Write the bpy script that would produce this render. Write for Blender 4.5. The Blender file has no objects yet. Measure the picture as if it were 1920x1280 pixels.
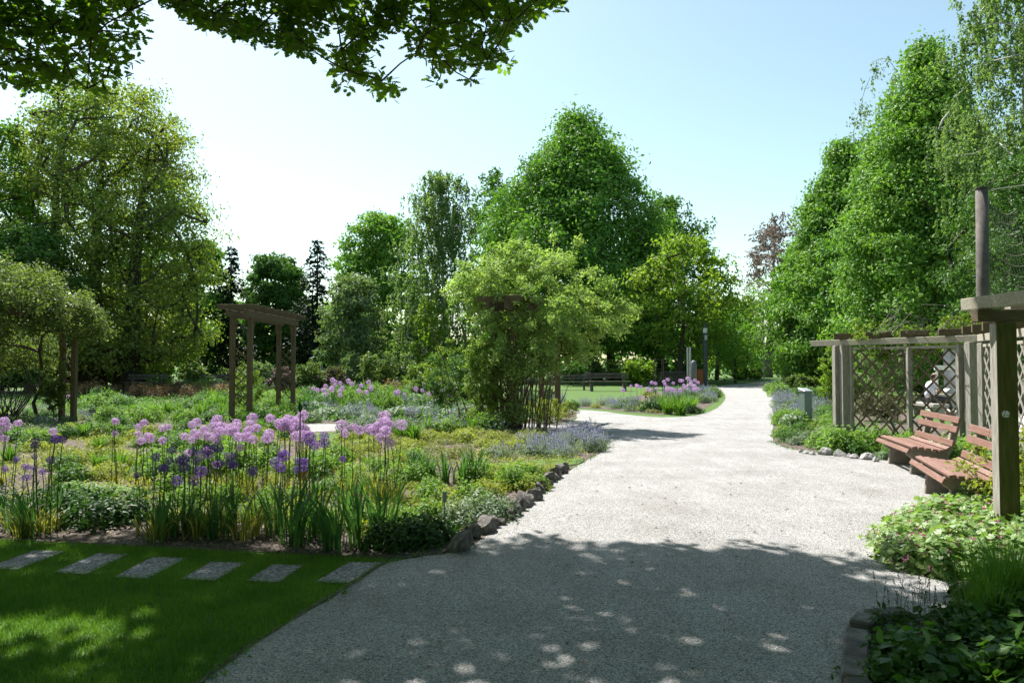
import bpy, bmesh, math, random
import numpy as np
from mathutils import Vector, Matrix

# ------------------------------------------------------------------ camera, sky, sun, exposure
SC = bpy.context.scene
COL = SC.collection
FPX = 1350.0                       # focal length in pixels of a 1920 wide picture
PITCH = math.atan(42 / FPX)
HC = 1.65                          # eye height
cam_d = bpy.data.cameras.new('camera')
cam_d.lens = FPX / 1920 * 36
cam_d.sensor_width = 36
cam_d.clip_end = 2000
cam = bpy.data.objects.new('camera', cam_d)
COL.objects.link(cam)
cam.location = (0, 0, HC)
cam.rotation_euler = (math.radians(90) + PITCH, 0, 0)
SC.camera = cam

SUN_AZ = -33.0                     # degrees, clockwise from straight ahead (+Y)
SUN_EL = 55.0
az, el = math.radians(SUN_AZ), math.radians(SUN_EL)
SUN = np.array([math.sin(az) * math.cos(el), math.cos(az) * math.cos(el), math.sin(el)])
world = bpy.data.worlds.new('World')
SC.world = world
world.use_nodes = True
nt = world.node_tree
bg = nt.nodes['Background']
sky = nt.nodes.new('ShaderNodeTexSky')
sky.sky_type = 'NISHITA'
sky.sun_disc = False
sky.sun_elevation = el
sky.sun_rotation = az
sky.air_density = 1.0
sky.dust_density = 0.9
sky.ozone_density = 1.0
tintn = nt.nodes.new('ShaderNodeMix'); tintn.data_type = 'RGBA'; tintn.blend_type = 'MULTIPLY'
tintn.inputs[0].default_value = 1.0
tintn.inputs[7].default_value = (1.16, 1.19, 0.98, 1)
nt.links.new(sky.outputs[0], tintn.inputs[6])
nt.links.new(tintn.outputs[2], bg.inputs[0])
bg.inputs[1].default_value = 0.088
sun_d = bpy.data.lights.new('sun', 'SUN')
sun_d.energy = 5.0
sun_d.angle = math.radians(0.53)
sun_d.color = (1.0, 0.965, 0.91)
sun = bpy.data.objects.new('sun', sun_d)
COL.objects.link(sun)
sun.rotation_euler = Vector(SUN).to_track_quat('Z', 'Y').to_euler()
vs = SC.view_settings
vs.view_transform = 'Standard'
vs.look = 'None'
vs.gamma = 1
vs.exposure = 1.22
vs.use_curve_mapping = False
SC.render.engine = 'CYCLES'
SC.cycles.max_bounces = 6
SC.cycles.diffuse_bounces = 3
SC.cycles.glossy_bounces = 2
SC.cycles.transmission_bounces = 4
SC.cycles.transparent_max_bounces = 4
SC.cycles.use_denoising = True
SC.cycles.sample_clamp_indirect = 6

rng = np.random.default_rng(11)
random.seed(5)
CP, SP = math.cos(PITCH), math.sin(PITCH)


def ray(px, py):
    x = (px - 960) / FPX
    u = (640 - py) / FPX
    return np.array([x, CP - u * SP, SP + u * CP])


def G(px, py, z=0.0):
    """point of the ground (or of the level z) seen at a pixel of the survey picture"""
    d = ray(px, py)
    t = (z - HC) / d[2]
    return np.array([d[0] * t, d[1] * t, z])


def PD(px, py, Y):
    d = ray(px, py)
    t = Y / d[1]
    return np.array([d[0] * t, Y, HC + d[2] * t])


def project(P):
    P = np.asarray(P, float)
    x, y, z = P[..., 0], P[..., 1], P[..., 2] - HC
    f = y * CP + z * SP
    u = -y * SP + z * CP
    f = np.where(f > 0.05, f, 0.05)
    return 960 + x / f * FPX, 640 - u / f * FPX


def in_poly(px, py, poly):
    px = np.asarray(px, float); py = np.asarray(py, float)
    ins = np.zeros(px.shape, bool)
    n = len(poly)
    for i in range(n):
        x1, y1 = poly[i]; x2, y2 = poly[(i + 1) % n]
        c = ((y1 > py) != (y2 > py)) & (px < (x2 - x1) * (py - y1) / ((y2 - y1) + 1e-12) + x1)
        ins ^= c
    return ins


# ------------------------------------------------------------------ materials
def new_mat(name):
    m = bpy.data.materials.new(name)
    m.use_nodes = True
    return m, m.node_tree, m.node_tree.nodes['Principled BSDF']


def ramp(nt, fac, stops):
    r = nt.nodes.new('ShaderNodeValToRGB')
    els = r.color_ramp.elements
    while len(els) < len(stops):
        els.new(0.5)
    for e, (p, c) in zip(els, stops):
        e.position = p
        e.color = (*c, 1)
    nt.links.new(fac, r.inputs[0])
    return r.outputs[0]


def tex(nt, kind, scale, coord='Object', **kw):
    tc = nt.nodes.new('ShaderNodeTexCoord')
    mp = nt.nodes.new('ShaderNodeMapping')
    nt.links.new(tc.outputs[coord], mp.inputs[0])
    mp.inputs['Scale'].default_value = kw.pop('stretch', (1, 1, 1))
    t = nt.nodes.new(kind)
    t.inputs['Scale'].default_value = scale
    for k, v in kw.items():
        t.inputs[k].default_value = v
    nt.links.new(mp.outputs[0], t.inputs['Vector'])
    return t


def mixc(nt, fac, a, b, mode='MIX'):
    m = nt.nodes.new('ShaderNodeMix')
    m.data_type = 'RGBA'
    m.blend_type = mode
    for v, s in ((fac, m.inputs[0]), (a, m.inputs[6]), (b, m.inputs[7])):
        if isinstance(v, (int, float)):
            s.default_value = v
        elif isinstance(v, tuple):
            s.default_value = (*v, 1)
        else:
            nt.links.new(v, s)
    return m.outputs[2]


def bump(nt, p, height, strength, dist):
    b = nt.nodes.new('ShaderNodeBump')
    b.inputs['Strength'].default_value = strength
    b.inputs['Distance'].default_value = dist
    nt.links.new(height, b.inputs['Height'])
    nt.links.new(b.outputs[0], p.inputs['Normal'])


def leaf_mat(name, c1, c2, trans=0.42, tint=(1.25, 1.35, 0.55), rough=0.55, clump=0.8, spec=0.25):
    """young and old leaves differ in colour; thin blades let light through"""
    m, nt, p = new_mat(name)
    g = nt.nodes.new('ShaderNodeNewGeometry')
    n = tex(nt, 'ShaderNodeTexNoise', clump, 'Object', Detail=2.0)
    a = nt.nodes.new('ShaderNodeMath'); a.operation = 'MULTIPLY_ADD'
    nt.links.new(g.outputs['Random Per Island'], a.inputs[0])
    a.inputs[1].default_value = 0.55
    b = nt.nodes.new('ShaderNodeMath'); b.operation = 'MULTIPLY_ADD'
    nt.links.new(n.outputs['Fac'], b.inputs[0]); b.inputs[1].default_value = 1.6; b.inputs[2].default_value = -0.58
    nt.links.new(b.outputs[0], a.inputs[2])
    col = ramp(nt, a.outputs[0], [(0.0, c1), (1.0, c2)])
    nt.links.new(col, p.inputs['Base Color'])
    p.inputs['Roughness'].default_value = rough
    p.inputs['Specular IOR Level'].default_value = spec
    t = nt.nodes.new('ShaderNodeBsdfTranslucent')
    tc = mixc(nt, 1.0, col, tint, 'MULTIPLY')
    nt.links.new(tc, t.inputs[0])
    mx = nt.nodes.new('ShaderNodeMixShader')
    mx.inputs[0].default_value = trans
    nt.links.new(p.outputs[0], mx.inputs[1])
    nt.links.new(t.outputs[0], mx.inputs[2])
    nt.links.new(mx.outputs[0], nt.nodes['Material Output'].inputs[0])
    return m


def rough_mat(name, stops, scale=6, detail=6, rough=0.85, bstr=0.4, bdist=0.01, stretch=(1, 1, 1), coord='Object', spec=0.25):
    m, nt, p = new_mat(name)
    n = tex(nt, 'ShaderNodeTexNoise', scale, coord, Detail=detail, Roughness=0.65, stretch=stretch)
    nt.links.new(ramp(nt, n.outputs['Fac'], stops), p.inputs['Base Color'])
    p.inputs['Roughness'].default_value = rough
    p.inputs['Specular IOR Level'].default_value = spec
    if bstr:
        bump(nt, p, n.outputs['Fac'], bstr, bdist)
    return m


def gravel_mat(name, lo, hi, size=150):
    m, nt, p = new_mat(name)
    v = tex(nt, 'ShaderNodeTexVoronoi', size, 'Object', Randomness=1.0)
    v2 = tex(nt, 'ShaderNodeTexVoronoi', size * 0.47, 'Object', Randomness=1.0)
    big = tex(nt, 'ShaderNodeTexNoise', 0.9, 'Object', Detail=6.0, Roughness=0.6)
    sep = nt.nodes.new('ShaderNodeSeparateColor')
    nt.links.new(v.outputs['Color'], sep.inputs[0])
    mid = tuple((a + b) / 2 for a, b in zip(lo, hi))
    col = ramp(nt, sep.outputs[0], [(0.0, tuple(x * 0.45 for x in lo)), (0.25, lo), (0.6, mid), (1.0, hi)])
    sep2 = nt.nodes.new('ShaderNodeSeparateColor')
    nt.links.new(v2.outputs['Color'], sep2.inputs[0])
    stones = ramp(nt, sep2.outputs[1], [(0.0, (0.45, 0.43, 0.4)), (0.12, (1, 1, 1)), (0.85, (1, 1, 1)), (1.0, (1.2, 1.17, 1.12))])
    col = mixc(nt, 0.8, col, stones, 'MULTIPLY')
    dirt = ramp(nt, big.outputs['Fac'], [(0.3, (0.78, 0.765, 0.74)), (0.5, (0.96, 0.955, 0.95)), (0.7, (1.08, 1.08, 1.08))])
    trk = tex(nt, 'ShaderNodeTexNoise', 3.2, 'Object', Detail=8.0, Roughness=0.7, stretch=(1, .35, 1))
    col = mixc(nt, 1.0, col, ramp(nt, trk.outputs['Fac'], [(0.35, (0.86, 0.85, 0.83)), (0.6, (1.04, 1.04, 1.04))]), 'MULTIPLY')
    col = mixc(nt, 1.0, col, dirt, 'MULTIPLY')
    nt.links.new(col, p.inputs['Base Color'])
    p.inputs['Roughness'].default_value = 0.8
    inv = nt.nodes.new('ShaderNodeMath'); inv.operation = 'SUBTRACT'; inv.inputs[0].default_value = 1
    nt.links.new(v.outputs['Distance'], inv.inputs[1])
    bump(nt, p, inv.outputs[0], 0.75, 0.012)
    return m


def plain(name, c, rough=0.5, metal=0.0, spec=0.4):
    m, nt, p = new_mat(name)
    n = tex(nt, 'ShaderNodeTexNoise', 9, 'Object', Detail=5.0)
    nt.links.new(ramp(nt, n.outputs['Fac'], [(0.3, tuple(x * 0.82 for x in c)), (0.7, tuple(min(1, x * 1.1) for x in c))]), p.inputs['Base Color'])
    p.inputs['Roughness'].default_value = rough
    p.inputs['Metallic'].default_value = metal
    p.inputs['Specular IOR Level'].default_value = spec
    return m


M = {}
M['gravel'] = gravel_mat('gravel', (0.20, 0.195, 0.192), (0.53, 0.52, 0.51))
M['slab'] = gravel_mat('washed_concrete', (0.11, 0.11, 0.115), (0.36, 0.36, 0.37), 70)
M['far_gravel'] = rough_mat('pale_gravel', [(0.3, (0.4, 0.38, 0.34)), (0.7, (0.52, 0.5, 0.46))], 14, bstr=0.2)
M['mulch'] = rough_mat('bark_mulch', [(0.3, (0.03, 0.022, 0.017)), (0.5, (0.10, 0.078, 0.062)), (0.7, (0.27, 0.225, 0.20))], 38, 8, 0.95, 0.9, 0.03)
M['lawn'] = rough_mat('lawn_ground', [(0.25, (0.035, 0.075, 0.012)), (0.5, (0.065, 0.125, 0.022)), (0.75, (0.11, 0.17, 0.04))], 16, 8, 0.9, 0.6, 0.03)
M['chip'] = leaf_mat('bark_chip', (0.100, 0.070, 0.050), (0.420, 0.340, 0.290), 0.0, rough=0.9)
M['blade'] = leaf_mat('lawn_blade', (0.06, 0.16, 0.018), (0.17, 0.29, 0.04), 0.4, clump=2.5)
WOODS = [(0.2, (0.05, 0.038, 0.022)), (0.5, (0.115, 0.088, 0.052)), (0.8, (0.20, 0.16, 0.105))]
M['wood'] = rough_mat('weathered_wood', WOODS, 5, 8, 0.85, 0.35, 0.004, (9, 9, 1))
M['wood_x'] = rough_mat('weathered_beam_wood', WOODS, 5, 8, 0.85, 0.35, 0.004, (1, 9, 9))
M['grey_wood'] = rough_mat('grey_old_wood', [(0.25, (0.13, 0.115, 0.09)), (0.5, (0.27, 0.25, 0.215)), (0.8, (0.44, 0.42, 0.38))], 5, 8, 0.85, 0.4, 0.004, (9, 9, 1))
M['grey_wood_x'] = rough_mat('grey_old_beam_wood', [(0.25, (0.20, 0.18, 0.11)), (0.5, (0.33, 0.30, 0.24)), (0.8, (0.50, 0.47, 0.41))], 5, 8, 0.85, 0.4, 0.004, (2, 7, 7))
M['shaded_algae_wood'] = rough_mat('shade_dark_algae_wood', [(0.25, (0.05, 0.05, 0.012)), (0.6, (0.105, 0.1, 0.03)), (0.85, (0.2, 0.18, 0.1))], 4, 8, 0.9, 0.4, 0.004, (7, 7, 1))  # algae tone darkened to carry the shade on the post's front
M['bark'] = rough_mat('tree_bark', [(0.3, (0.035, 0.028, 0.02)), (0.7, (0.11, 0.09, 0.07))], 8, 6, 0.95, 0.6, 0.03, (3, 3, 0.7))
M['grey_bark'] = rough_mat('grey_bark', [(0.3, (0.08, 0.075, 0.06)), (0.7, (0.22, 0.20, 0.17))], 8, 6, 0.95, 0.6, 0.03, (3, 3, 0.7))
M['birch_bark'] = rough_mat('birch_bark', [(0.36, (0.05, 0.045, 0.04)), (0.46, (0.45, 0.44, 0.41)), (0.8, (0.6, 0.59, 0.56))], 4, 5, 0.8, 0.3, 0.02, (1, 1, 5))
M['cane'] = rough_mat('rose_cane', [(0.3, (0.07, 0.045, 0.03)), (0.7, (0.17, 0.13, 0.085))], 9, 4, 0.8, 0.3)
M['rock'] = rough_mat('basalt_rock', [(0.25, (0.04, 0.036, 0.034)), (0.5, (0.12, 0.108, 0.10)), (0.75, (0.28, 0.26, 0.24))], 5, 9, 0.9, 0.8, 0.03)
M['pale_rock'] = rough_mat('pale_rock', [(0.3, (0.16, 0.155, 0.15)), (0.55, (0.36, 0.35, 0.34)), (0.75, (0.6, 0.59, 0.57))], 7, 9, 0.9, 0.8, 0.03)
M['concrete'] = rough_mat('concrete', [(0.3, (0.24, 0.225, 0.2)), (0.7, (0.42, 0.40, 0.36))], 5, 9, 0.9, 0.35, 0.004)
M['dark_concrete'] = rough_mat('bench_concrete', [(0.3, (0.15, 0.125, 0.1)), (0.7, (0.31, 0.27, 0.23))], 6, 9, 0.9, 0.4, 0.004)
M['terracotta'] = rough_mat('terracotta_painted_wood', [(0.25, (0.12, 0.062, 0.045)), (0.55, (0.215, 0.115, 0.088)), (0.8, (0.32, 0.20, 0.16))], 3, 8, 0.55, 0.15, 0.002, (1, 14, 14), spec=0.4)
M['far_bench'] = rough_mat('dark_bench_wood', [(0.3, (0.06, 0.05, 0.045)), (0.7, (0.15, 0.13, 0.115))], 5, 4, 0.8, 0)
M['dark_metal'] = plain('dark_grey_metal', (0.055, 0.065, 0.08), 0.45, 0.3)
M['black_metal'] = plain('rusty_black_metal', (0.04, 0.03, 0.026), 0.7)
M['steel'] = plain('galvanised_steel', (0.42, 0.44, 0.46), 0.45, 0.6)
M['white'] = plain('white_paint', (0.75, 0.75, 0.73), 0.5)
M['lamp_glass'] = plain('lamp_glass', (0.55, 0.58, 0.6), 0.25)
M['bollard'] = plain('green_grey_box', (0.14, 0.19, 0.165), 0.5)
M['orange'] = plain('orange_panel', (0.42, 0.13, 0.03), 0.6)
M['grey_panel'] = plain('grey_panel', (0.13, 0.15, 0.17), 0.5)
M['tag'] = plain('plant_tag_grey', (0.16, 0.2, 0.19), 0.5)
M['tag_orange'] = plain('plant_tag_orange', (0.45, 0.16, 0.02), 0.5)
M['rope'] = plain('rope', (0.30, 0.28, 0.24), 0.9)
M['blackbird'] = plain('black_feathers', (0.012, 0.011, 0.011), 0.5)
M['beak'] = plain('orange_beak', (0.6, 0.28, 0.03), 0.4)
M['skin'] = plain('skin', (0.55, 0.33, 0.24), 0.5)
M['hair'] = plain('dark_hair', (0.03, 0.017, 0.012), 0.6)
M['shirt'] = plain('pale_lavender_shirt', (0.62, 0.62, 0.74), 0.8)
M['trousers'] = plain('dark_trousers', (0.035, 0.035, 0.045), 0.8)
M['shoe'] = plain('shoe', (0.25, 0.2, 0.17), 0.6)
# foliage
M['lime'] = leaf_mat('lime_leaves', (0.056, 0.159, 0.028), (0.192, 0.352, 0.051), 0.36, clump=0.25)
M['lime_dark'] = leaf_mat('dark_broadleaf', (0.034, 0.095, 0.022), (0.119, 0.236, 0.041), 0.32, clump=0.25)
M['hornbeam'] = leaf_mat('hornbeam_leaves', (0.066, 0.187, 0.033), (0.226, 0.384, 0.062), 0.36, clump=0.35)
M['maple'] = leaf_mat('yellow_green_maple', (0.080, 0.179, 0.020), (0.293, 0.389, 0.057), 0.45, clump=0.4)
M['plane'] = leaf_mat('tall_broadleaf', (0.07, 0.15, 0.022), (0.30, 0.34, 0.085), 0.46, clump=0.16)
M['birch'] = leaf_mat('birch_leaves', (0.085, 0.16, 0.06), (0.20, 0.28, 0.12), 0.5, clump=0.3)
M['greyleaf'] = leaf_mat('grey_green_leaves', (0.085, 0.156, 0.064), (0.241, 0.312, 0.156), 0.4, clump=0.3)
M['spruce'] = leaf_mat('spruce_needles', (0.010, 0.028, 0.014), (0.030, 0.060, 0.028), 0.1, clump=0.3)
M['copper'] = leaf_mat('copper_brown_leaves', (0.12, 0.095, 0.085), (0.26, 0.21, 0.18), 0.3, tint=(1.1, 1.0, 0.85), clump=0.4)
M['oak'] = leaf_mat('oak_leaves', (0.05, 0.12, 0.012), (0.17, 0.27, 0.03), 0.58, tint=(1.4, 1.5, 0.4), clump=0.8)
M['rose'] = leaf_mat('rose_leaves', (0.14, 0.25, 0.06), (0.38, 0.47, 0.19), 0.46, clump=1.2)
M['vine'] = leaf_mat('vine_leaves', (0.05, 0.08, 0.025), (0.22, 0.29, 0.10), 0.42, clump=1.5)
M['shrub'] = leaf_mat('shrub_leaves', (0.050, 0.106, 0.025), (0.188, 0.250, 0.075), 0.4, clump=0.8)
M['shrub_bright'] = leaf_mat('bright_shrub_leaves', (0.072, 0.156, 0.024), (0.264, 0.336, 0.060), 0.42, clump=0.8)
M['shrub_red'] = leaf_mat('reddish_rose_leaves', (0.09, 0.09, 0.035), (0.27, 0.175, 0.085), 0.35, tint=(1.2, .9, .5), clump=2)
M['twiggy'] = leaf_mat('olive_twigs', (0.070, 0.070, 0.045), (0.150, 0.145, 0.080), 0.3, clump=1)
M['p_green'] = leaf_mat('perennial_green', (0.039, 0.121, 0.022), (0.132, 0.242, 0.055), 0.4, clump=3)
M['p_lime'] = leaf_mat('perennial_lime', (0.127, 0.184, 0.023), (0.368, 0.380, 0.069), 0.42, clump=3)
M['p_bright'] = leaf_mat('perennial_bright', (0.081, 0.184, 0.023), (0.230, 0.356, 0.069), 0.42, clump=3)
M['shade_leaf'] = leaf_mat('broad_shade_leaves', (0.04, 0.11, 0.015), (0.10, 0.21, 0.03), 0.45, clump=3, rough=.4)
M['cranes'] = leaf_mat('cranesbill_leaves', (0.12, 0.23, 0.05), (0.32, 0.42, 0.17), 0.38, clump=5, rough=.45, spec=.4)
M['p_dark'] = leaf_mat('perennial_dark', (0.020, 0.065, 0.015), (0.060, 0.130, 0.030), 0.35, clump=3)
M['p_silver'] = leaf_mat('perennial_silver', (0.120, 0.180, 0.110), (0.260, 0.330, 0.230), 0.3, clump=3)
M['p_olive'] = leaf_mat('perennial_olive', (0.143, 0.165, 0.050), (0.297, 0.297, 0.121), 0.35, clump=3)
M['sword'] = leaf_mat('sword_leaves', (0.030, 0.095, 0.030), (0.085, 0.180, 0.060), 0.38, clump=4)
M['strap'] = leaf_mat('strap_leaves', (0.055, 0.154, 0.022), (0.165, 0.286, 0.044), 0.42, clump=4)
M['yellowing'] = leaf_mat('yellowing_leaves', (0.090, 0.140, 0.030), (0.400, 0.360, 0.110), 0.4, clump=6)
M['stem'] = leaf_mat('green_stem', (0.050, 0.090, 0.025), (0.090, 0.130, 0.040), 0.0, clump=4)
M['pale_allium'] = leaf_mat('pale_allium_florets', (0.47, 0.30, 0.54), (0.72, 0.55, 0.77), 0.35, tint=(1.05, .95, 1.05), clump=6, spec=.2)
M['dark_allium'] = leaf_mat('dark_allium_florets', (0.11, 0.05, 0.25), (0.30, 0.17, 0.50), 0.3, tint=(1.1, .8, 1.2), clump=6, spec=.2)
M['lavender'] = leaf_mat('catmint_flowers', (0.30, 0.30, 0.48), (0.52, 0.52, 0.70), 0.35, tint=(1, .98, 1.05), clump=6, spec=.2)
M['pinkflower'] = leaf_mat('pink_flowers', (0.500, 0.170, 0.300), (0.700, 0.400, 0.500), 0.35, tint=(1.1, .8, 1), clump=6, spec=.2)
M['whiteflower'] = leaf_mat('white_flowers', (0.700, 0.720, 0.680), (0.820, 0.820, 0.800), 0.3, tint=(1, 1, 1), clump=6, spec=.2)
M['wall_grey'] = rough_mat('wall_concrete', [(0.3, (0.26, 0.27, 0.28)), (0.7, (0.36, 0.37, 0.39))], 3, 6, 0.9, 0.2, 0.004)


# ------------------------------------------------------------------ mesh builder
class MB:
    def __init__(self):
        self.V = []; self.F = []; self.n = 0

    def add(self, V, F, mi=0):
        V = np.asarray(V, float).reshape(-1, 3)
        F = np.asarray(F, np.int64)
        self.V.append(V); self.F.append((F + self.n, mi)); self.n += len(V)
        return self

    def box(self, c, s, rz=0.0, mi=0, R=None):
        x, y, z = np.array(s) / 2
        V = np.array([[-x, -y, -z], [x, -y, -z], [x, y, -z], [-x, y, -z], [-x, -y, z], [x, -y, z], [x, y, z], [-x, y, z]])
        if R is None:
            R = np.array([[math.cos(rz), -math.sin(rz), 0], [math.sin(rz), math.cos(rz), 0], [0, 0, 1]])
        F = [[0, 3, 2, 1], [4, 5, 6, 7], [0, 1, 5, 4], [1, 2, 6, 5], [2, 3, 7, 6], [3, 0, 4, 7]]
        return self.add(V @ np.asarray(R).T + np.array(c), F, mi)

    def bar(self, a, b, w, t, up=(0, 0, 1), mi=0):
        """rectangular bar from a to b; w across, t along 'up'"""
        a = np.array(a, float); b = np.array(b, float)
        d = b - a; L = np.linalg.norm(d); d = d / L
        s = np.cross(np.array(up, float), d); s /= np.linalg.norm(s)
        u = np.cross(d, s)
        return self.box((a + b) / 2, (L, w, t), mi=mi, R=np.stack([d, s, u], 1))

    def tube(self, pts, radii, sides=6, mi=0, cap=True):
        pts = np.asarray(pts, float)
        n = len(pts)
        radii = np.broadcast_to(np.asarray(radii, float), (n,))
        t = np.gradient(pts, axis=0)
        t /= np.linalg.norm(t, axis=1)[:, None] + 1e-9
        ref = np.where(np.abs(t[:, 2:3]) < 0.9, np.array([[0, 0, 1.0]]), np.array([[1.0, 0, 0]]))
        s = np.cross(t, ref); s /= np.linalg.norm(s, axis=1)[:, None] + 1e-9
        u = np.cross(s, t)
        a = np.arange(sides) * 2 * math.pi / sides
        V = pts[:, None] + radii[:, None, None] * (np.cos(a)[None, :, None] * s[:, None] + np.sin(a)[None, :, None] * u[:, None])
        i = np.arange(n - 1)[:, None] * sides; j = np.arange(sides)[None]; k = (j + 1) % sides
        F = np.stack([i + j, i + k, i + sides + k, i + sides + j], -1).reshape(-1, 4)
        self.add(V.reshape(-1, 3), F, mi)
        if cap:
            base = self.n - n * sides
            self.F.append((np.array([np.arange(sides) + base + (n - 1) * sides]), mi))
            self.F.append((np.array([np.arange(sides)[::-1] + base]), mi))
        return self

    def prism(self, poly, z0, z1, mi=0):
        n = len(poly)
        V = [(x, y, z0) for x, y in poly] + [(x, y, z1) for x, y in poly]
        base = self.n
        self.V.append(np.array(V, float)); self.n += 2 * n
        self.F.append((np.array([np.arange(n)[::-1] + base]), mi))
        self.F.append((np.array([np.arange(n) + base + n]), mi))
        q = [[base + i, base + (i + 1) % n, base + n + (i + 1) % n, base + n + i] for i in range(n)]
        self.F.append((np.array(q), mi))
        return self

    def mesh(self, name, mats, smooth=False):
        me = bpy.data.meshes.new(name)
        V = np.concatenate(self.V)
        me.vertices.add(len(V))
        me.vertices.foreach_set('co', V.astype(np.float32).ravel())
        li = np.concatenate([f.ravel() for f, _ in self.F])
        tot = np.concatenate([np.full(len(f), f.shape[1]) for f, _ in self.F])
        mi = np.concatenate([np.full(len(f), m) for f, m in self.F])
        start = np.concatenate([[0], np.cumsum(tot)[:-1]])
        me.loops.add(len(li)); me.polygons.add(len(tot))
        me.loops.foreach_set('vertex_index', li.astype(np.int32))
        me.polygons.foreach_set('loop_start', start.astype(np.int32))
        me.polygons.foreach_set('material_index', mi.astype(np.int32))
        me.polygons.foreach_set('use_smooth', np.full(len(tot), bool(smooth)))
        for m in (mats if isinstance(mats, (list, tuple)) else [mats]):
            me.materials.append(M[m] if isinstance(m, str) else m)
        me.update(calc_edges=True)
        return me

    def obj(self, name, mats, parent=None, smooth=False, kind=None, bevel=0):
        return link(name, self.mesh(name, mats, smooth), parent, kind=kind, bevel=bevel)


def link(name, data, parent=None, loc=(0, 0, 0), rz=0.0, scale=None, kind=None, bevel=0):
    o = bpy.data.objects.new(name, data)
    COL.objects.link(o)
    o.location = loc
    o.rotation_euler = (0, 0, rz)
    if scale is not None:
        o.scale = scale if hasattr(scale, '__len__') else (scale,) * 3
    if parent is not None:
        o.parent = parent
    if kind:
        o['kind'] = kind
    if bevel:
        b = o.modifiers.new('bevel', 'BEVEL'); b.width = bevel; b.segments = 1
    return o


THINGS = []      # (object, look, place or None)


def thing(o, label, cat, group=None, auto=False):
    o['category'] = cat
    o['label'] = label
    if group:
        o['group'] = group
    if auto:
        THINGS.append((o, label))
    return o


def empty(name, loc=(0, 0, 0), rz=0.0):
    return link(name, None, None, loc, rz)


def copy_thing(root, loc, rz=0.0, scale=None, kids=None):
    r = root.copy(); COL.objects.link(r)
    r.location = loc; r.rotation_euler = (0, 0, rz)
    if scale is not None:
        r.scale = scale if hasattr(scale, '__len__') else (scale,) * 3
    for ch in list(root.children):
        c = ch.copy(); COL.objects.link(c); c.parent = r
        for g in list(ch.children):
            d = g.copy(); COL.objects.link(d); d.parent = c
    return r


# ------------------------------------------------------------------ leaves
LEAF = (np.array([[0, 0, 0], [.45, .27, .07], [1, 0, -.06], [.45, -.27, .07]]), np.array([[0, 1, 2, 3]]))
ROUND = (np.array([[0, 0, 0], [.25, .36, .05], [.75, .38, .05], [1, 0, -.05], [.75, -.38, .05], [.25, -.36, .05]]), np.array([[0, 1, 2, 3, 4, 5]]))
_oak = [(0, .03), (.12, .06), (.2, .2), (.3, .12), (.42, .32), (.52, .16), (.64, .36), (.74, .17), (.86, .22), (1, .05)]
OAK = (np.array([[x, y, -.12 * (x - .5) ** 2] for x, y in _oak] + [[x, -y, -.12 * (x - .5) ** 2] for x, y in _oak[::-1]]), np.array([list(range(20))]))
PALM = None
_p = []
for k in range(5):
    a = math.radians(-100 + 50 * k)
    _p.append((.5 + .5 * math.cos(a), .5 * math.sin(a), .04)); a += math.radians(25)
    if k < 4:
        _p.append((.5 + .3 * math.cos(a), .3 * math.sin(a), 0))
PALM = (np.array([(.15, 0, .05)] + _p), np.array([list(range(len(_p) + 1))]))


def unit(v):
    return v / (np.linalg.norm(v, axis=-1, keepdims=True) + 1e-9)


def put_leaves(mb, P, size, N, tpl=LEAF, mi=0, T=None, rs=None):
    """one leaf of the template at each point, its normal along N, its tip along T (or random)"""
    rs = rs or rng
    n = len(P)
    if n == 0:
        return
    N = unit(np.asarray(N, float))
    if T is None:
        T = rs.normal(size=(n, 3))
    T = T - (T * N).sum(1, keepdims=True) * N
    T = unit(T)
    B = np.cross(N, T)
    V, F = tpl
    size = np.broadcast_to(size, (n,))[:, None, None]
    W = P[:, None] + size * (V[None, :, 0:1] * T[:, None] + V[None, :, 1:2] * B[:, None] + V[None, :, 2:3] * N[:, None])
    FF = (F[None] + (np.arange(n) * len(V))[:, None, None]).reshape(-1, F.shape[1])
    mb.add(W.reshape(-1, 3), FF, mi)


def skeleton(nodes, root_pts, root_r, tip_r=0.02, k=None):
    """join every node to the nearest one already on the tree, thick towards the root"""
    pts = [np.array(p, float) for p in root_pts]
    par = [i - 1 for i in range(len(pts))]
    nodes = np.asarray(nodes)
    order = np.argsort(np.linalg.norm(nodes - pts[0], axis=1))
    P = np.array(pts)
    for i in order:
        q = nodes[i]
        d = np.linalg.norm(P - q, axis=1) + 0.35 * np.maximum(0, P[:, 2] - q[2]) * 2
        j = int(np.argmin(d))
        P = np.vstack([P, q]); par.append(j)
    cnt = np.ones(len(P))
    for i in range(len(P) - 1, 0, -1):
        cnt[par[i]] += cnt[i]
    r = root_r * (cnt / cnt[0]) ** 0.55
    return P, par, np.maximum(r, tip_r)


def draw_skeleton(mb, P, par, r, min_r=0.0, sides=5, wob=0.06, rs=None):
    rs = rs or rng
    for i in range(1, len(P)):
        if r[i] < min_r:
            continue
        a, b = P[par[i]], P[i]
        L = np.linalg.norm(b - a)
        if L < 1e-4:
            continue
        m = (a + b) / 2 + rs.normal(size=3) * L * wob + np.array([0, 0, L * 0.05])
        mb.tube([a, m, b], [min(r[par[i]], r[i] * 1.6), (r[i] * 1.15), r[i]], sides, cap=False)


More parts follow.
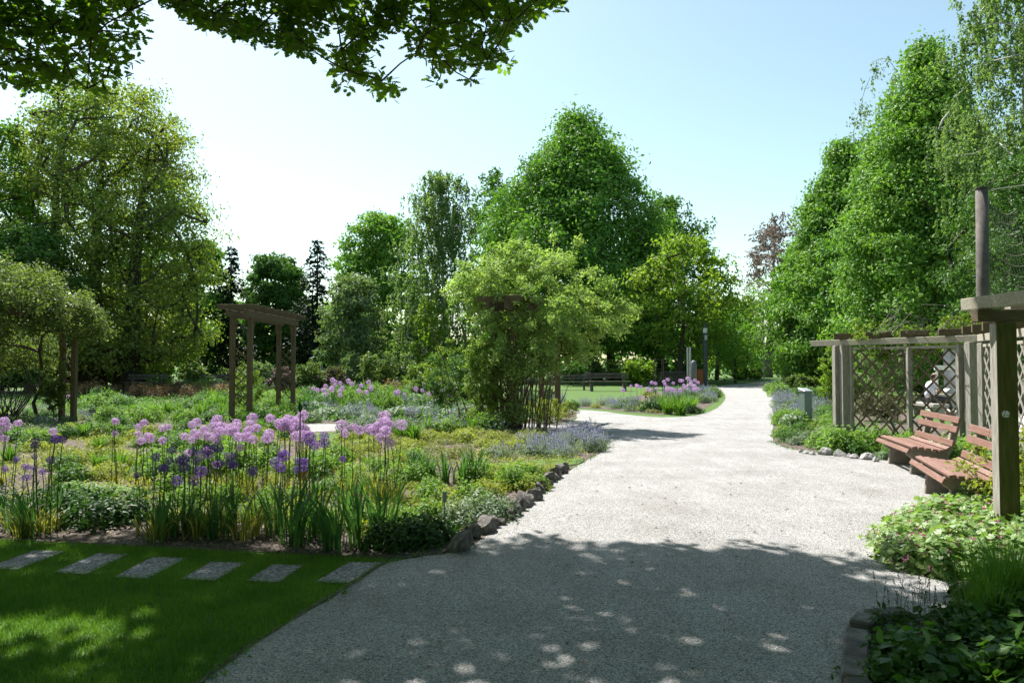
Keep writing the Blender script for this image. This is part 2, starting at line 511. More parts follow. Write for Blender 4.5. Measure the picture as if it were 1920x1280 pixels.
# ------------------------------------------------------------------ trees
def prof(kind, h):
    h = np.clip(h, 0, 1)
    if kind == 'cone':
        return np.where(h < 0.28, 0.86 + h * .5, 1.0 - ((h - 0.28) / 0.72) ** 1.45 * 0.97)
    if kind == 'oval':
        return np.sin(np.pi * np.clip(h * 0.84 + 0.12, 0, 1)) ** 0.5
    if kind == 'round':
        return np.sqrt(np.clip(1 - (2 * h - 1) ** 2, 0, 1)) ** 0.9 + 0.05
    if kind == 'column':
        return np.where(h < 0.2, 0.8 + h, np.sqrt(np.clip(1 - ((h - 0.2) / 0.82) ** 3, 0, 1)))
    if kind == 'spruce':
        return (1 - h) * 0.95 + 0.04
    return 1.0 - 0.3 * h


def crown(D, mat, x0, x1, ytop, ybot, shape='oval', n=170, per=150, leaf_px=3.0, fill=0.5, droop=0.0, flat=0.6,
          clump=0.13, seed=1, depth=1.0, min_z=None, tpl=LEAF):
    """leaf clumps through the volume of a crown, in coordinates round the trunk's foot"""
    rs = np.random.default_rng(seed)
    n = int(n * 1.25); leaf_px *= 1.1
    R = (x1 - x0) / 2 / FPX * D * 1.08
    z1 = HC + (682 - ytop) / FPX * D
    z0 = HC + (682 - ybot) / FPX * D
    if min_z is not None:
        z0 = max(z0, min_z)
    H = z1 - z0
    # boughs: bulges of the outline; leaf sprays fill the volume up to them
    n = int(n * 2.1); per = max(30, int(per * 0.50)); leaf_px *= 1.08
    nb = max(14, int(n / 22))
    bh = (np.arange(nb) + .5) / nb; bt = np.arange(nb) * 2.399963 + rs.random(nb) * .8
    bump_ = .75 + .5 * rs.random(nb)
    hs = rs.random(n * 6)
    hs = hs[rs.random(n * 6) < prof(shape, hs) + 0.12][:n]
    n = len(hs)
    th = rs.random(n) * 2 * math.pi
    ph = rs.random(6) * 6.28
    dt = np.abs((th[:, None] - bt[None] + math.pi) % (2 * math.pi) - math.pi) * prof(shape, hs)[:, None] * .9
    dh = np.abs(hs[:, None] - bh[None]) * H / R
    near = np.exp(-((dt / .34) ** 2 + (dh / .26) ** 2)) * bump_[None]
    bulge = near.max(1)
    lump = 0.74 + 0.34 * bulge + 0.07 * np.sin(2 * th + ph[0] + 3 * hs)
    rho = np.sqrt(rs.random(n)) * (1 - fill) + fill
    rho = np.where(rs.random(n) < 0.22, rs.random(n) * 0.7, rho)
    rr = R * prof(shape, hs) * rho * lump
    keep_ = rs.random(n) < np.clip(.24 + 1.1 * bulge, 0, 1)      # dark hollows between the boughs
    th, hs, rr, rho = th[keep_], hs[keep_], rr[keep_], rho[keep_]; n = len(hs); ph = ph
    C = np.stack([rr * np.cos(th), rr * np.sin(th) * depth, z0 + hs * H * (.97 + .03 * rs.random(n))], 1)
    rc = R * (0.075 + 0.10 * rs.random(n)) * (.5 + clump * 3.2)
    # ragged leading shoots
    top = hs > .9
    C[top, 2] += rs.random(top.sum()) * H * .02
    mb = MB()
    per_i = per
    k = n * per_i
    c = np.repeat(np.arange(n), per_i)
    g_ = rs.normal(size=(k, 3)) * .5
    ln_ = np.linalg.norm(g_, axis=1, keepdims=True)
    u = np.where(ln_ > 1.15, g_ / ln_ * 1.15, g_)
    if droop:
        # hanging strands
        sx = rs.normal(size=(n * 5, 2)) * .6
        sid = c * 5 + rs.integers(0, 5, k)
        t_ = rs.random(k)
        u = np.column_stack([sx[sid] * (1 - .15 * t_)[:, None] + rs.normal(size=(k, 2)) * .07, .3 - t_ * 3.0 * droop * (.5 + .5 * np.abs(np.sin(sid * 12.9)))])
    else:
        ax = unit(C * np.array([1, 1, 0]) + 1e-6 + np.array([0, 0, .15 * R]) + rs.normal(size=C.shape) * .35 * R)[c]
        u = u * np.array([1, 1, flat]) + ax * (u * ax).sum(1, keepdims=True) * .55
    P = C[c] + u * rc[c][:, None]
    P[:, 2] = np.maximum(P[:, 2], .5)
    out = unit(C * np.array([1, 1, 0]) + 1e-6)[c]
    N = u * 0.6 + out * 0.4 + np.array([0, 0, 0.3]) + rs.normal(size=(k, 3)) * 0.6
    size = D * leaf_px / 720 * (0.6 + 0.8 * rs.random(k))
    T = rs.normal(size=(k, 3)) + u * 0.8 - np.array([0, 0, 0.35 + droop * 2])
    put_leaves(mb, P, size, N, tpl, T=T, rs=rs)
    return mb, C, (R, z0, z1)


TREE_MESH = {}


def tree(name, label, cat, px, D, mat, x0, x1, ytop, ybot, trunk_r=0.3, bark='bark', group='trees round the garden',
         stems=1, key=None, limb_min=0.03, lean=0.0, twig=0.0, **kw):
    seed = kw.get('seed', 1)
    X = ((x0 + x1) / 2 - 960) / FPX * D
    tx = (px - 960) / FPX * D - X
    root = empty(name, (X, D, 0))
    thing(root, label, cat, group)
    mb, C, (R, z0, z1) = crown(D, mat, x0, x1, ytop, ybot, **kw)
    mb.obj('crown', mat, root)
    rs = np.random.default_rng(seed + 100)
    tb = MB()
    for s in range(stems):
        off = np.array([tx + (s - (stems - 1) / 2) * trunk_r * 3, 0, 0])
        zt = z0 + (z1 - z0) * 0.8
        k = 7
        tr = []
        for i in range(k):
            f = i / (k - 1)
            tr.append(off * (1 - f * 0.8) + np.array([math.sin(f * 4 + seed) * 0.02 * R + lean * f * (1 - f) * R, 0.01 * R * math.cos(f * 5), -0.1 + f * zt])
                      + np.array([(s - (stems - 1) / 2) * R * 0.35 * f, 0, 0]))
        sub = C[s::stems]
        sel = sub[rs.permutation(len(sub))[:min(len(sub), 110)]]
        P, par, r = skeleton(sel, tr, trunk_r, 0.02)
        r[:k] = trunk_r * (1 - 0.88 * np.linspace(0, 1, k) ** 0.8)
        tb.tube(tr, r[:k] * np.where(np.arange(k) == 0, 1.35, 1), 8)
        draw_skeleton(tb, P[:], par, r, limb_min, 5, rs=rs) if False else None
        for i in range(k, len(P)):
            a, b = P[par[i]], P[i]
            L = np.linalg.norm(b - a)
            rr = min(max(r[i], limb_min * .7), min(trunk_r * .3, .075))
            m = (a + b) / 2 + rs.normal(size=3) * L * 0.06
            tb.tube([a, m, b], [min(r[par[i]], rr * 1.5), rr * 1.15, rr * .8], 5, cap=False)
    tb.obj('trunk', bark, root, smooth=True)
    return root


def spruce(label, px, D, half, ytop, seed=1, mat='spruce', grp='dark spruces behind the garden'):
    rs = np.random.default_rng(seed)
    X = (px - 960) / FPX * D
    root = empty('spruce_tree', (X, D, 0))
    thing(root, label, 'tree', grp)
    H = HC + (682 - ytop) / FPX * D
    R = half / FPX * D * 1.25
    tb = MB(); tb.tube([(0, 0, -.1), (0, 0, H * .5), (0, 0, H)], [H * .014, H * .009, .02], 7)
    tb.obj('trunk', 'bark', root, smooth=True)
    mb = MB()
    z = H * 0.12
    while z < H - .3:
        f = z / H
        r = R * (1 - f) ** 0.75 * (.85 + .3 * rs.random()) + .12
        nb = int(7 + 5 * (1 - f))
        for b in range(nb):
            a = rs.random() * 6.28
            L = r * (0.65 + .5 * rs.random())
            k = int(10 + 34 * (1 - f))
            t = rs.random(k)
            cx = np.stack([np.cos(a) * t * L, np.sin(a) * t * L, z - t * t * L * .3 + rs.normal(size=k) * .05], 1)
            cx += rs.normal(size=(k, 3)) * L * .05
            T = np.stack([np.full(k, math.cos(a)), np.full(k, math.sin(a)), np.full(k, -.5)], 1) + rs.normal(size=(k, 3)) * .5
            put_leaves(mb, cx, D * 3.6 / 720 * (.7 + .6 * rs.random(k)), np.array([0, 0, 1]) + rs.normal(size=(k, 3)) * .5, LEAF, T=T, rs=rs)
        z += H * 0.034
    mb.obj('crown', mat, root)
    return root


GRASSZ = 0.0
# --- right side
tree('hornbeam_tree', 'dense green hornbeam at the left end of the right hand tree wall', 'tree', 1560, 52, 'hornbeam', 1466, 1700, 270, 698, .32,
     shape='cone', n=420, per=200, leaf_px=3.2, clump=.17, seed=3, fill=.6, group='tall hornbeams along the right side')
tree('hornbeam_tree', 'tallest broad green hornbeam behind the trellis fence on the right', 'tree', 1745, 36, 'hornbeam', 1590, 1900, 80, 700, .34,
     shape='cone', n=560, per=220, leaf_px=3.4, clump=.17, seed=4, fill=.6, group='tall hornbeams along the right side')
tree('hornbeam_tree', 'low bright green hornbeam beyond the end of the path on the right', 'tree', 1482, 70, 'hornbeam', 1446, 1535, 470, 672, .28,
     shape='oval', n=110, per=110, leaf_px=3.0, clump=.2, seed=6, group='tall hornbeams along the right side')
tree('hornbeam_tree', 'dark green hornbeam between the other two, set further back', 'tree', 1640, 62, 'lime_dark', 1540, 1745, 250, 700, .3,
     shape='oval', n=190, per=130, leaf_px=3.2, clump=.18, seed=7, group='tall hornbeams along the right side')
tree('birch_tree', 'tall pale green birch at the upper right edge above the netting pole', 'tree', 1905, 27, 'birch', 1785, 2120, -160, 520, .22, 'birch_bark',
     shape='oval', n=330, per=230, leaf_px=3.0, clump=.13, seed=8, droop=.9, fill=.35)
tree('birch_tree', 'thin feathery birch top rising behind the tallest hornbeam', 'tree', 1680, 75, 'greyleaf', 1600, 1780, 95, 420, .22, 'birch_bark',
     shape='oval', n=120, per=60, leaf_px=2.3, clump=.12, seed=9, droop=.9, fill=.3, limb_min=.04)
tree('broadleaf_tree', 'dark broadleaf tree behind the pole at the right edge', 'tree', 1900, 24, 'lime_dark', 1800, 2080, 300, 700, .2,
     shape='oval', n=260, per=170, leaf_px=3.2, clump=.2, seed=10)
tree('copper_beech_tree', 'brown leaved copper beech in the gap above the path end', 'tree', 1440, 88, 'copper', 1378, 1535, 405, 655, .55,
     shape='oval', n=150, per=90, leaf_px=2.2, clump=.14, seed=11, fill=.35, limb_min=.06, bark='grey_bark')
# --- centre
tree('lime_tree', 'big pointed dark green lime tree in the middle', 'tree', 1152, 70, 'lime', 905, 1262, 212, 655, .42,
     shape='cone', n=520, per=190, leaf_px=3.2, clump=.15, seed=12, fill=.6)
tree('broadleaf_tree', 'dark green tree at the right shoulder of the big lime', 'tree', 1225, 76, 'lime_dark', 1170, 1352, 375, 670, .35,
     shape='oval', n=190, per=130, leaf_px=3.0, clump=.17, seed=13)
tree('broadleaf_tree', 'dark green tree showing over the left shoulder of the big lime', 'tree', 905, 84, 'lime_dark', 858, 985, 318, 690, .35,
     shape='oval', n=150, per=120, leaf_px=2.9, clump=.18, seed=14)
tree('maple_tree', 'yellow green maple with a forked trunk behind the lamp column', 'tree', 1268, 57, 'maple', 1180, 1392, 445, 665, .3,
     shape='round', depth=.55, n=85, per=120, leaf_px=3.2, clump=.19, seed=15, fill=.45, limb_min=.05, lean=.3)
tree('maple_tree', 'small yellow green maple right of the dark lamp column', 'tree', 1385, 78, 'maple', 1335, 1425, 565, 690, .14,
     shape='round', n=80, per=90, leaf_px=3.0, clump=.22, seed=16)
tree('birch_tree', 'drooping pale birch left of the big lime', 'tree', 838, 52, 'birch', 738, 903, 312, 690, .22, 'birch_bark',
     shape='column', n=300, per=130, leaf_px=2.5, clump=.16, seed=17, droop=1.3, fill=.25, limb_min=.035)
tree('willow_tree', 'low weeping yellow green willow in front of the birch', 'tree', 800, 48, 'maple', 764, 848, 552, 690, .1,
     shape='round', n=70, per=90, leaf_px=2.5, clump=.25, seed=18, droop=1.4)
tree('broadleaf_tree', 'mid green tree left of the drooping birch', 'tree', 720, 60, 'hornbeam', 628, 800, 405, 700, .25,
     shape='oval', n=260, per=140, leaf_px=2.9, clump=.18, seed=19)
tree('broadleaf_tree', 'pale grey green low tree at the left foot of the middle trees', 'tree', 640, 50, 'greyleaf', 604, 722, 520, 705, .18,
     shape='oval', n=170, per=120, leaf_px=2.7, clump=.2, seed=20)
tree('birch_tree', 'slender distant birch between spruce and green trees', 'tree', 636, 85, 'greyleaf', 618, 662, 475, 640, .15, 'birch_bark',
     shape='oval', n=60, per=60, leaf_px=2.4, clump=.3, seed=21, droop=.8)
# --- left of centre
spruce('pointed dark spruce right of the open wooden arch', 594, 64, 60, 445, 22)
spruce('half hidden dark spruce left of the open wooden arch', 432, 62, 48, 458, 23)
tree('broadleaf_tree', 'very dark tree behind the open wooden arch', 'tree', 515, 70, 'lime_dark', 450, 580, 478, 700, .25,
     shape='oval', n=220, per=140, leaf_px=3.0, clump=.19, seed=24)
tree('broadleaf_tree', 'dark low tree filling the gap right of the wooden arch', 'tree', 590, 72, 'lime_dark', 540, 660, 575, 705, .2,
     shape='oval', n=90, per=130, leaf_px=3.0, clump=.2, seed=25)
tree('broadleaf_tree', 'mid green tree just left of the open wooden arch', 'tree', 385, 64, 'hornbeam', 325, 432, 452, 705, .25,
     shape='oval', n=170, per=130, leaf_px=2.9, clump=.18, seed=26)
tree('tulip_tree', 'huge loose tree with several stems rising over the left side', 'tree', 168, 46, 'plane', 5, 385, 165, 690, .75,
     shape='oval', n=460, per=175, leaf_px=2.8, clump=.13, seed=27, fill=.4, stems=3, limb_min=.045)
tree('broadleaf_tree', 'tree at the far left edge beside the huge loose tree', 'tree', -10, 44, 'lime', -130, 75, 215, 700, .4,
     shape='oval', n=230, per=150, leaf_px=3.1, clump=.16, seed=28)
tree('broadleaf_tree', 'deep green tree low behind the huge tree at left', 'tree', 270, 58, 'lime_dark', 180, 372, 450, 690, .3,
     shape='oval', n=150, per=140, leaf_px=3.1, clump=.2, seed=29)
tree('broadleaf_tree', 'shaded tree behind the leafy arch at far left', 'tree', 60, 40, 'lime_dark', -60, 150, 430, 715, .25,
     shape='oval', n=170, per=130, leaf_px=3.1, clump=.2, seed=30)
tree('broadleaf_tree', 'small sunny tree in the background under the copper beech', 'tree', 1345, 84, 'shrub_bright', 1290, 1400, 560, 682, .16,
     shape='oval', n=90, per=110, leaf_px=2.6, clump=.2, seed=31)
# far trunks standing under the trees at the end of the path
for i, (px, D, h, r, ln, lb) in enumerate([(1378, 62, 2.2, .09, 0, 'thin young tree on the lawn left of the slim lamp'), (1343, 74, 5, .2, .5, 'leaning far tree trunk right of the dark lamp column'),
                                    (1478, 72, 6, .22, -1.8, 'slanting bare tree trunk behind the red benches')]):
    root = empty('young_tree', ((px - 960) / FPX * D, D, 0))
    thing(root, lb, 'tree', 'tree trunks at the end of the path')
    MB().tube([(0, 0, -.05), (ln * .4, 0, h * .5), (ln, 0, h)], [r * 1.2, r, r * .8], 7).obj('trunk', 'bark', root, smooth=True)
    rs = np.random.default_rng(300 + i)
    P = rs.normal(size=(2600, 3)) * np.array([1.6, 1.6, 1.3]) + np.array([ln, 0, h + 1.2])
    mb = MB(); put_leaves(mb, P, .3 * (.6 + .7 * rs.random(len(P))), rs.normal(size=P.shape) + [0, 0, .7], LEAF, rs=rs)
    mb.obj('crown', 'hornbeam', root)

# the far wood that closes the view between the trunks
mb = MB()
rs = np.random.default_rng(40)
k = 36000
X = rs.random(k) * 300 - 150
top = 9 + 3 * np.sin(X * .11) + 2 * np.sin(X * .37 + 1)
P = np.stack([X, 118 + rs.random(k) * 12, rs.random(k) ** .85 * top], 1)
put_leaves(mb, P, .7 + .7 * rs.random(k), rs.normal(size=P.shape) + [0, -.5, .5], LEAF, rs=rs)
fw = mb.obj('far_wood', 'hornbeam', kind='stuff')
thing(fw, 'distant wood closing the view between the trunks', 'wood')


# ------------------------------------------------------------------ the oak overhead, whose shade lies on the foreground
SHADE = [G(px, py)[:2] for px, py in [(-900, 930), (0, 935), (250, 950), (420, 985), (560, 1002), (720, 1024), (850, 1020), (1000, 1022), (1200, 1030), (1380, 1038), (1530, 1046),
                                      (1560, 1085), (1650, 1130), (1920, 1120), (2500, 1130)]] + [(6, -2.5), (-9, -2.5)]
VIS = [[(-60, -30), (268, -30), (262, 30), (250, 100), (232, 150), (240, 188), (150, 190), (95, 178), (0, 165), (-60, 150)],
       [(318, -30), (1055, -30), (1040, 12), (965, 50), (940, 90), (950, 122), (895, 135), (870, 165), (822, 150), (808, 122), (770, 95), (735, 40), (700, 60),
        (700, 120), (750, 182), (700, 185), (655, 165), (610, 118), (560, 95), (500, 92), (430, 58), (325, 22)]]
rs = np.random.default_rng(50)
cl = []
SH = np.array(SHADE)
tries = 0
k = 12000
S = np.stack([rs.random(k) * 15 - 9, rs.random(k) * 9.5 - 2.5], 1)
S = S[in_poly(S[:, 0], S[:, 1], SHADE)]
z = 5.0 + rs.random(len(S)) * 6.5
C0 = np.stack([S[:, 0], S[:, 1], np.zeros(len(S))], 1) + SUN[None] / SUN[2] * z[:, None]
qx, qy = project(C0)
infr = (C0[:, 1] > 0.2) & (qy > -45) & (qx > -80) & (qx < 2000)
okv = in_poly(qx, qy, VIS[0]) | in_poly(qx, qy, VIS[1])
C0 = C0[~infr]
Sg = S[~infr]
f1 = np.sin(Sg[:, 0] * 2.1 + 1.3 * np.sin(Sg[:, 1] * 1.7)) * np.sin(Sg[:, 1] * 2.9 + .8)
f2 = np.sin(Sg[:, 0] * 4.6 + 1.5 * np.sin(Sg[:, 1] * 3.1)) * np.sin(Sg[:, 1] * 6.3 + 1.1 * np.sin(Sg[:, 0] * 2.7))
gate = np.where(Sg[:, 0] > -1.3, f2, f1) + rs.normal(size=len(C0)) * .12
C0 = C0[gate < np.where(Sg[:, 0] > -1.3, .40, .12)]
C0 = C0[:3400]
k = 4200          # crown extended unseen above and behind the viewer, to deepen the foreground shade
a_ = rs.random(k) * 6.283; r_ = 13 * np.sqrt(rs.random(k))
CB = np.stack([-3 + r_ * np.cos(a_), -7.5 + r_ * np.sin(a_) * .8, 3.2 + rs.random(k) * 7 + (1 - (r_ / 13) ** 2) * 3], 1)
CB = CB[(CB[:, 1] < -1.5) | (CB[:, 0] < -9)]
qx, qy = project(CB); CB = CB[(CB[:, 1] < 0.1) | (qy < -60)]
vis = []
for poly, num in ((VIS[0], 230), (VIS[1], 420)):
    while num:
        x = rs.random() * 1140 - 60; y = rs.random() * 225 - 30
        if in_poly(x, y, poly):
            # thin the lower fringe so that the sky shows through
            if rs.random() < (0.3 + 0.7 * (1 - y / 200)) * (1.0 if math.sin(x * .045 + y * .03) + math.sin(y * .07 - x * .02) + rs.normal() * .5 > -.7 else .12):
                D = 8.2 + rs.random() * 2.0
                vis.append(PD(x, y, D)); num -= 1
vis = np.array(vis)
oak = empty('oak_tree', (-5.2, -3.2, 0))
thing(oak, 'oak tree whose leafy boughs hang in from the top of the picture', 'tree')
base = np.array([-5.2, -3.2, 0])
mb = MB()


def twig_leaves(mb, C, per, rc, size, tpl, rs):
    n = len(C); k = n * per
    c = np.repeat(np.arange(n), per)
    u = unit(rs.normal(size=(k, 3))) * (rs.random(k) ** .5)[:, None] * rc
    u[:, 2] *= .5
    N = rs.normal(size=(k, 3)) * .55 + np.array([0, 0, 1])
    T = u / rc + rs.normal(size=(k, 3)) * .4 + np.array([0, 0, -.25])
    put_leaves(mb, C[c] + u - base, size * (.65 + .6 * rs.random(k)), N, tpl, T=T, rs=rs)


twig_leaves(mb, vis, 15, .15, .115, OAK, rs)
twig_leaves(mb, CB, 15, .5, .35, LEAF, rs)
twig_leaves(mb, C0, 19, .29, .155, ROUND, rs)
mb.obj('crown', 'oak', oak)
tb = MB()
tr = [(0, 0, -.1), (.1, .2, 1.5), (.3, .6, 3.2), (1.2, 2.2, 5.2), (2.6, 4.6, 7.2), (4.2, 7.5, 8.4)]
allc = np.vstack([vis, C0[rs.permutation(len(C0))[:800]]]) - base
P, par, r = skeleton(allc, tr, .38, .006)
tb.tube(tr, [.5, .4, .34, .24, .16, .06], 10)
for i in range(len(tr), len(P)):
    a, b = P[par[i]], P[i]
    L = np.linalg.norm(b - a)
    if L > .75 and (a + b)[1] / 2 + base[1] > 2 and project((a + b) / 2 + base)[1] > 0:
        continue
    rr = min(r[i], .05 if b[1] < 8 else .009)
    m = (a + b) / 2 + rs.normal(size=3) * L * .07
    tb.tube([a, m, b], [min(r[par[i]], rr * 1.4), rr, rr * .8], 5, cap=False)
tb.obj('trunk', 'bark', oak, smooth=True)

# unseen trees added beside and behind the viewer to shut out sky light
for nm, loc, rz, lab in (('hornbeam_tree', (17, -1, 0), .5, 'unseen hornbeam added right of the picture to block sky light'), ('hornbeam_tree', (-19, -1, 0), 2.0, 'unseen hornbeam added left of the picture to block sky light'),
                         ('hornbeam_tree', (8, -14, 0), 3.0, 'unseen hornbeam added behind the viewer to block sky light')):
    src = next(o for o in bpy.data.objects if o.name.startswith('hornbeam_tree') and o.get('label', '').startswith('tallest'))
    r = copy_thing(src, loc, rz); r['label'] = lab


# ------------------------------------------------------------------ ground, paths, beds
def chaikin(p, it=2):
    p = np.asarray(p, float)
    for _ in range(it):
        q = np.roll(p, -1, 0)
        p = np.stack([p * .75 + q * .25, p * .25 + q * .75], 1).reshape(-1, 2)
    return p


def ws(pts):
    """survey points: tuples are picture points on the ground, lists are world points"""
    return [G(*p)[:2] if isinstance(p, tuple) else np.array(p, float) for p in pts]


def sheet(name, pts, z, mat, smooth=2, wob=0.0, kind='structure'):
    P = chaikin(pts, smooth) if smooth else np.asarray(pts, float)
    if wob:
        # ragged edge
        Q = []
        for i in range(len(P)):
            a, b = P[i], P[(i + 1) % len(P)]
            L = np.linalg.norm(b - a)
            m = max(1, min(40, int(L / .12)))
            for j in range(m):
                Q.append(a + (b - a) * j / m + rng.normal(size=2) * wob)
        P = np.array(Q)
    mb = MB()
    mb.V.append(np.column_stack([P, np.full(len(P), z)])); mb.n = len(P)
    F = np.arange(len(P))
    A = 0.5 * np.sum(P[:, 0] * np.roll(P[:, 1], -1) - np.roll(P[:, 0], -1) * P[:, 1])
    if A < 0:
        F = F[::-1]
    mb.F.append((F[None].copy(), 0))
    me = mb.mesh(name, mat)
    bm = bmesh.new(); bm.from_mesh(me); bmesh.ops.triangulate(bm, faces=bm.faces, ngon_method='EAR_CLIP'); bm.to_mesh(me); bm.free()
    return link(name, me, kind=kind)


lawn = sheet('lawn', [[-400, -60], [400, -60], [400, 700], [-400, 700]], 0.0, 'lawn', 0)
GRAVEL = ws([[-1.3, -4], (370, 1290), (440, 1238), (520, 1182), (600, 1134), (668, 1094), (716, 1060), (780, 1047), (850, 1037), (905, 1014), (965, 968),
             (1010, 928), (1062, 886), (1100, 864), (1135, 846), (1140, 824), (1130, 806), (1060, 805), (900, 806), (640, 808), (560, 811), (560, 796), (640, 795),
             (900, 795), (1060, 794), (1082, 788), (1082, 774), (1060, 767), (1130, 771), (1180, 779), (1260, 784), (1320, 777), (1350, 763), (1363, 744), (1352, 731), (1338, 724), (1400, 718.5),
             (1470, 711), (1500, 710), (1475, 715), (1442, 722), (1436, 730), (1458, 745), (1452, 790), (1443, 828), (1480, 843), (1560, 853), (1640, 863),
             [6.65, 12.6], [6.45, 10.6], [5.95, 9.0], [5.55, 7.9], (1780, 950), (1700, 985), (1652, 1010), (1652, 1045), (1700, 1078), (1800, 1098), (1925, 1108),
             (2400, 1120), (2400, 1152), (1925, 1150), (1700, 1158), (1640, 1162), (1606, 1178), (1600, 1290), [1.75, -4]])
path = sheet('gravel_path', GRAVEL, 0.012, 'gravel', 1, 0.012)
PLAZA = ws([(1690, 752), (1800, 790), (1925, 815), (2300, 880), (2300, 735), (1740, 736)])
sheet('gravel_square', PLAZA, 0.012, 'far_gravel', 1)
BEDL = ws([(-900, 985), (-300, 1000), (0, 1011), (250, 1023), (500, 1036), (716, 1046), (780, 1046), (850, 1036), (905, 1013), (965, 967),
           (1010, 927), (1062, 885), (1100, 863), (1135, 845), (1140, 824), (1130, 807), (900, 804), (560, 804), (-300, 806), (-900, 815)])
sheet('flower_bed', BEDL, 0.006, 'mulch', 1)
BEDM = ws([(-500, 804), (560, 800), (1000, 794), (1078, 790), (1080, 772), (1040, 762), (1000, 748), (900, 735), (500, 731), (-400, 735)])
sheet('flower_bed', BEDM, 0.0065, 'mulch', 1)
BEDR = ws([(1440, 722), (1437, 731), (1458, 746), (1453, 790), (1445, 828), (1480, 842), (1560, 852), (1640, 862), [6.9, 12.6], [6.7, 10], [5.8, 7.5], (1780, 955),
           (1700, 986), (1655, 1010), (1655, 1045), (1700, 1076), (1800, 1096), (1925, 1106), (2400, 1118), [9, 10], [9.2, 14], (1700, 775), (1640, 745), (1520, 712)])
sheet('flower_bed', BEDR, 0.0055, 'mulch', 1)
BEDI = ws([(1040, 764), (1120, 766), (1180, 773), (1260, 779), (1312, 771), (1340, 755), (1348, 738), (1310, 731), (1240, 733), (1180, 746), (1120, 755)])
sheet('flower_bed', BEDI, 0.007, 'mulch', 1)
BEDS = ws([(2400, 1154), (1925, 1153), (1700, 1161), (1646, 1166), (1612, 1180), (1606, 1290), [1.85, -4], [8, -4]])
sheet('flower_bed', BEDS, 0.0075, 'mulch', 1)
sheet('lawn_patch', ws([(225, 771), (335, 771), (372, 764), (345, 757), (290, 755), (232, 757)]), 0.02, 'lawn', 1)
sheet('lawn_strip', ws([(905, 885), (960, 876), (1040, 872), (1078, 874), (1100, 863), (1075, 858), (960, 866), (880, 874)]), 0.02, 'lawn', 1)
sheet('lawn_patch', ws([(560, 826), (700, 832), (780, 822), (700, 814), (580, 812)]), 0.02, 'lawn', 1)

# bare soil where the lawn has been cut along the gravel
EP = ws([(366, 1294), (440, 1239), (520, 1183), (600, 1135), (668, 1095), (716, 1061)])
EO = [p + np.array([-.035 - .02 * math.sin(i * 2.3), .02]) for i, p in enumerate(EP)]
sheet('soil_edge', list(EP) + EO[::-1], 0.016, 'mulch', 0, 0.008)
# stepping slabs let into the lawn
SLABS = []
for q in [((655, 1056), (717, 1056), (660, 1096), (590, 1093)), ((510, 1060), (568, 1062), (523, 1094), (462, 1091)), ((397, 1055), (462, 1057), (402, 1091), (340, 1087)),
          ((286, 1046), (350, 1048), (276, 1087), (213, 1084)), ((184, 1039), (240, 1041), (162, 1079), (99, 1075)), ((66, 1033), (123, 1036), (32, 1070), (-28, 1067)),
          ((-50, 1028), (6, 1030), (-80, 1062), (-140, 1059)), ((-166, 1023), (-110, 1025), (-200, 1055), (-258, 1051))]:
    w = [G(*p)[:2] for p in q]
    SLABS.append(w)
    c = sum(w) / 4
    mb = MB()
    inner = [c + (p - c) * .985 for p in w]
    mb.prism([tuple(p) for p in w[::-1]], -0.03, 0.014)
    mb.obj('slab', 'slab', path if False else lawn)

# blades of the mown lawn in front
LAWNF = ws([(-300, 1002), (0, 1014), (250, 1026), (500, 1039), (716, 1050), (716, 1062), (668, 1096), (600, 1136), (520, 1184), (440, 1240), (366, 1292), (-300, 1292)])
rs = np.random.default_rng(60)
k = 330000
P = np.stack([rs.random(k) * 8.0 - 8.3, 3.3 + rs.random(k) * 3.9], 1)
P = P[in_poly(P[:, 0], P[:, 1], LAWNF)]
bad = np.zeros(len(P), bool)
for w in SLABS:
    c = sum(w) / 4
    bad |= in_poly(P[:, 0], P[:, 1], [c + (p - c) * (1 - .11) for p in w])
P = P[~bad]
if len(P) > 150000:
    P = P[:150000]
n = len(P)
h = .022 + .03 * rs.random(n) ** 1.5
a = rs.random(n) * 6.283
wv = np.stack([np.cos(a), np.sin(a), np.zeros(n)], 1) * .0022
tip = rs.normal(size=(n, 3)) * .014; tip[:, 2] = h
B = np.column_stack([P, np.zeros(n)])
V = np.stack([B - wv, B + wv, B + tip], 1).reshape(-1, 3)
mb = MB(); mb.add(V, np.arange(3 * n).reshape(-1, 3))
g = mb.obj('grass', 'blade', kind='stuff')
thing(g, 'mown lawn grass round the stepping slabs in the lower left', 'grass')

# loose stones on the gravel near the eye
k = 30000
P = np.stack([rs.random(k) * 8 - 2.5, 3.2 + rs.random(k) ** 1.3 * 5.0], 1)
P = P[in_poly(P[:, 0], P[:, 1], GRAVEL)][:17000]
n = len(P)
octv = np.array([[1, 0, 0], [0, 1, 0], [-1, 0, 0], [0, -1, 0], [0, 0, 1], [0, 0, -1.0]])
octf = np.array([[0, 1, 4], [1, 2, 4], [2, 3, 4], [3, 0, 4], [1, 0, 5], [2, 1, 5], [3, 2, 5], [0, 3, 5]])
s = (.0022 + .0042 * rs.random(n) ** 2)[:, None, None] * (1 + .35 * rs.normal(size=(n, 1, 3))) * np.array([1.2, 1, .6])
V = octv[None] * s + rs.normal(size=(n, 6, 3)) * .0008 + np.column_stack([P, np.full(n, .013)])[:, None]
mb = MB(); mb.add(V.reshape(-1, 3), (octf[None] + np.arange(n)[:, None, None] * 6).reshape(-1, 3))
M['grit'] = leaf_mat('loose_grit', (0.22, 0.21, 0.19), (0.66, 0.64, 0.6), 0.0, rough=.8)
g = mb.obj('loose_gravel', 'grit', kind='stuff')
thing(g, 'loose small stones lying on the gravel path', 'gravel')

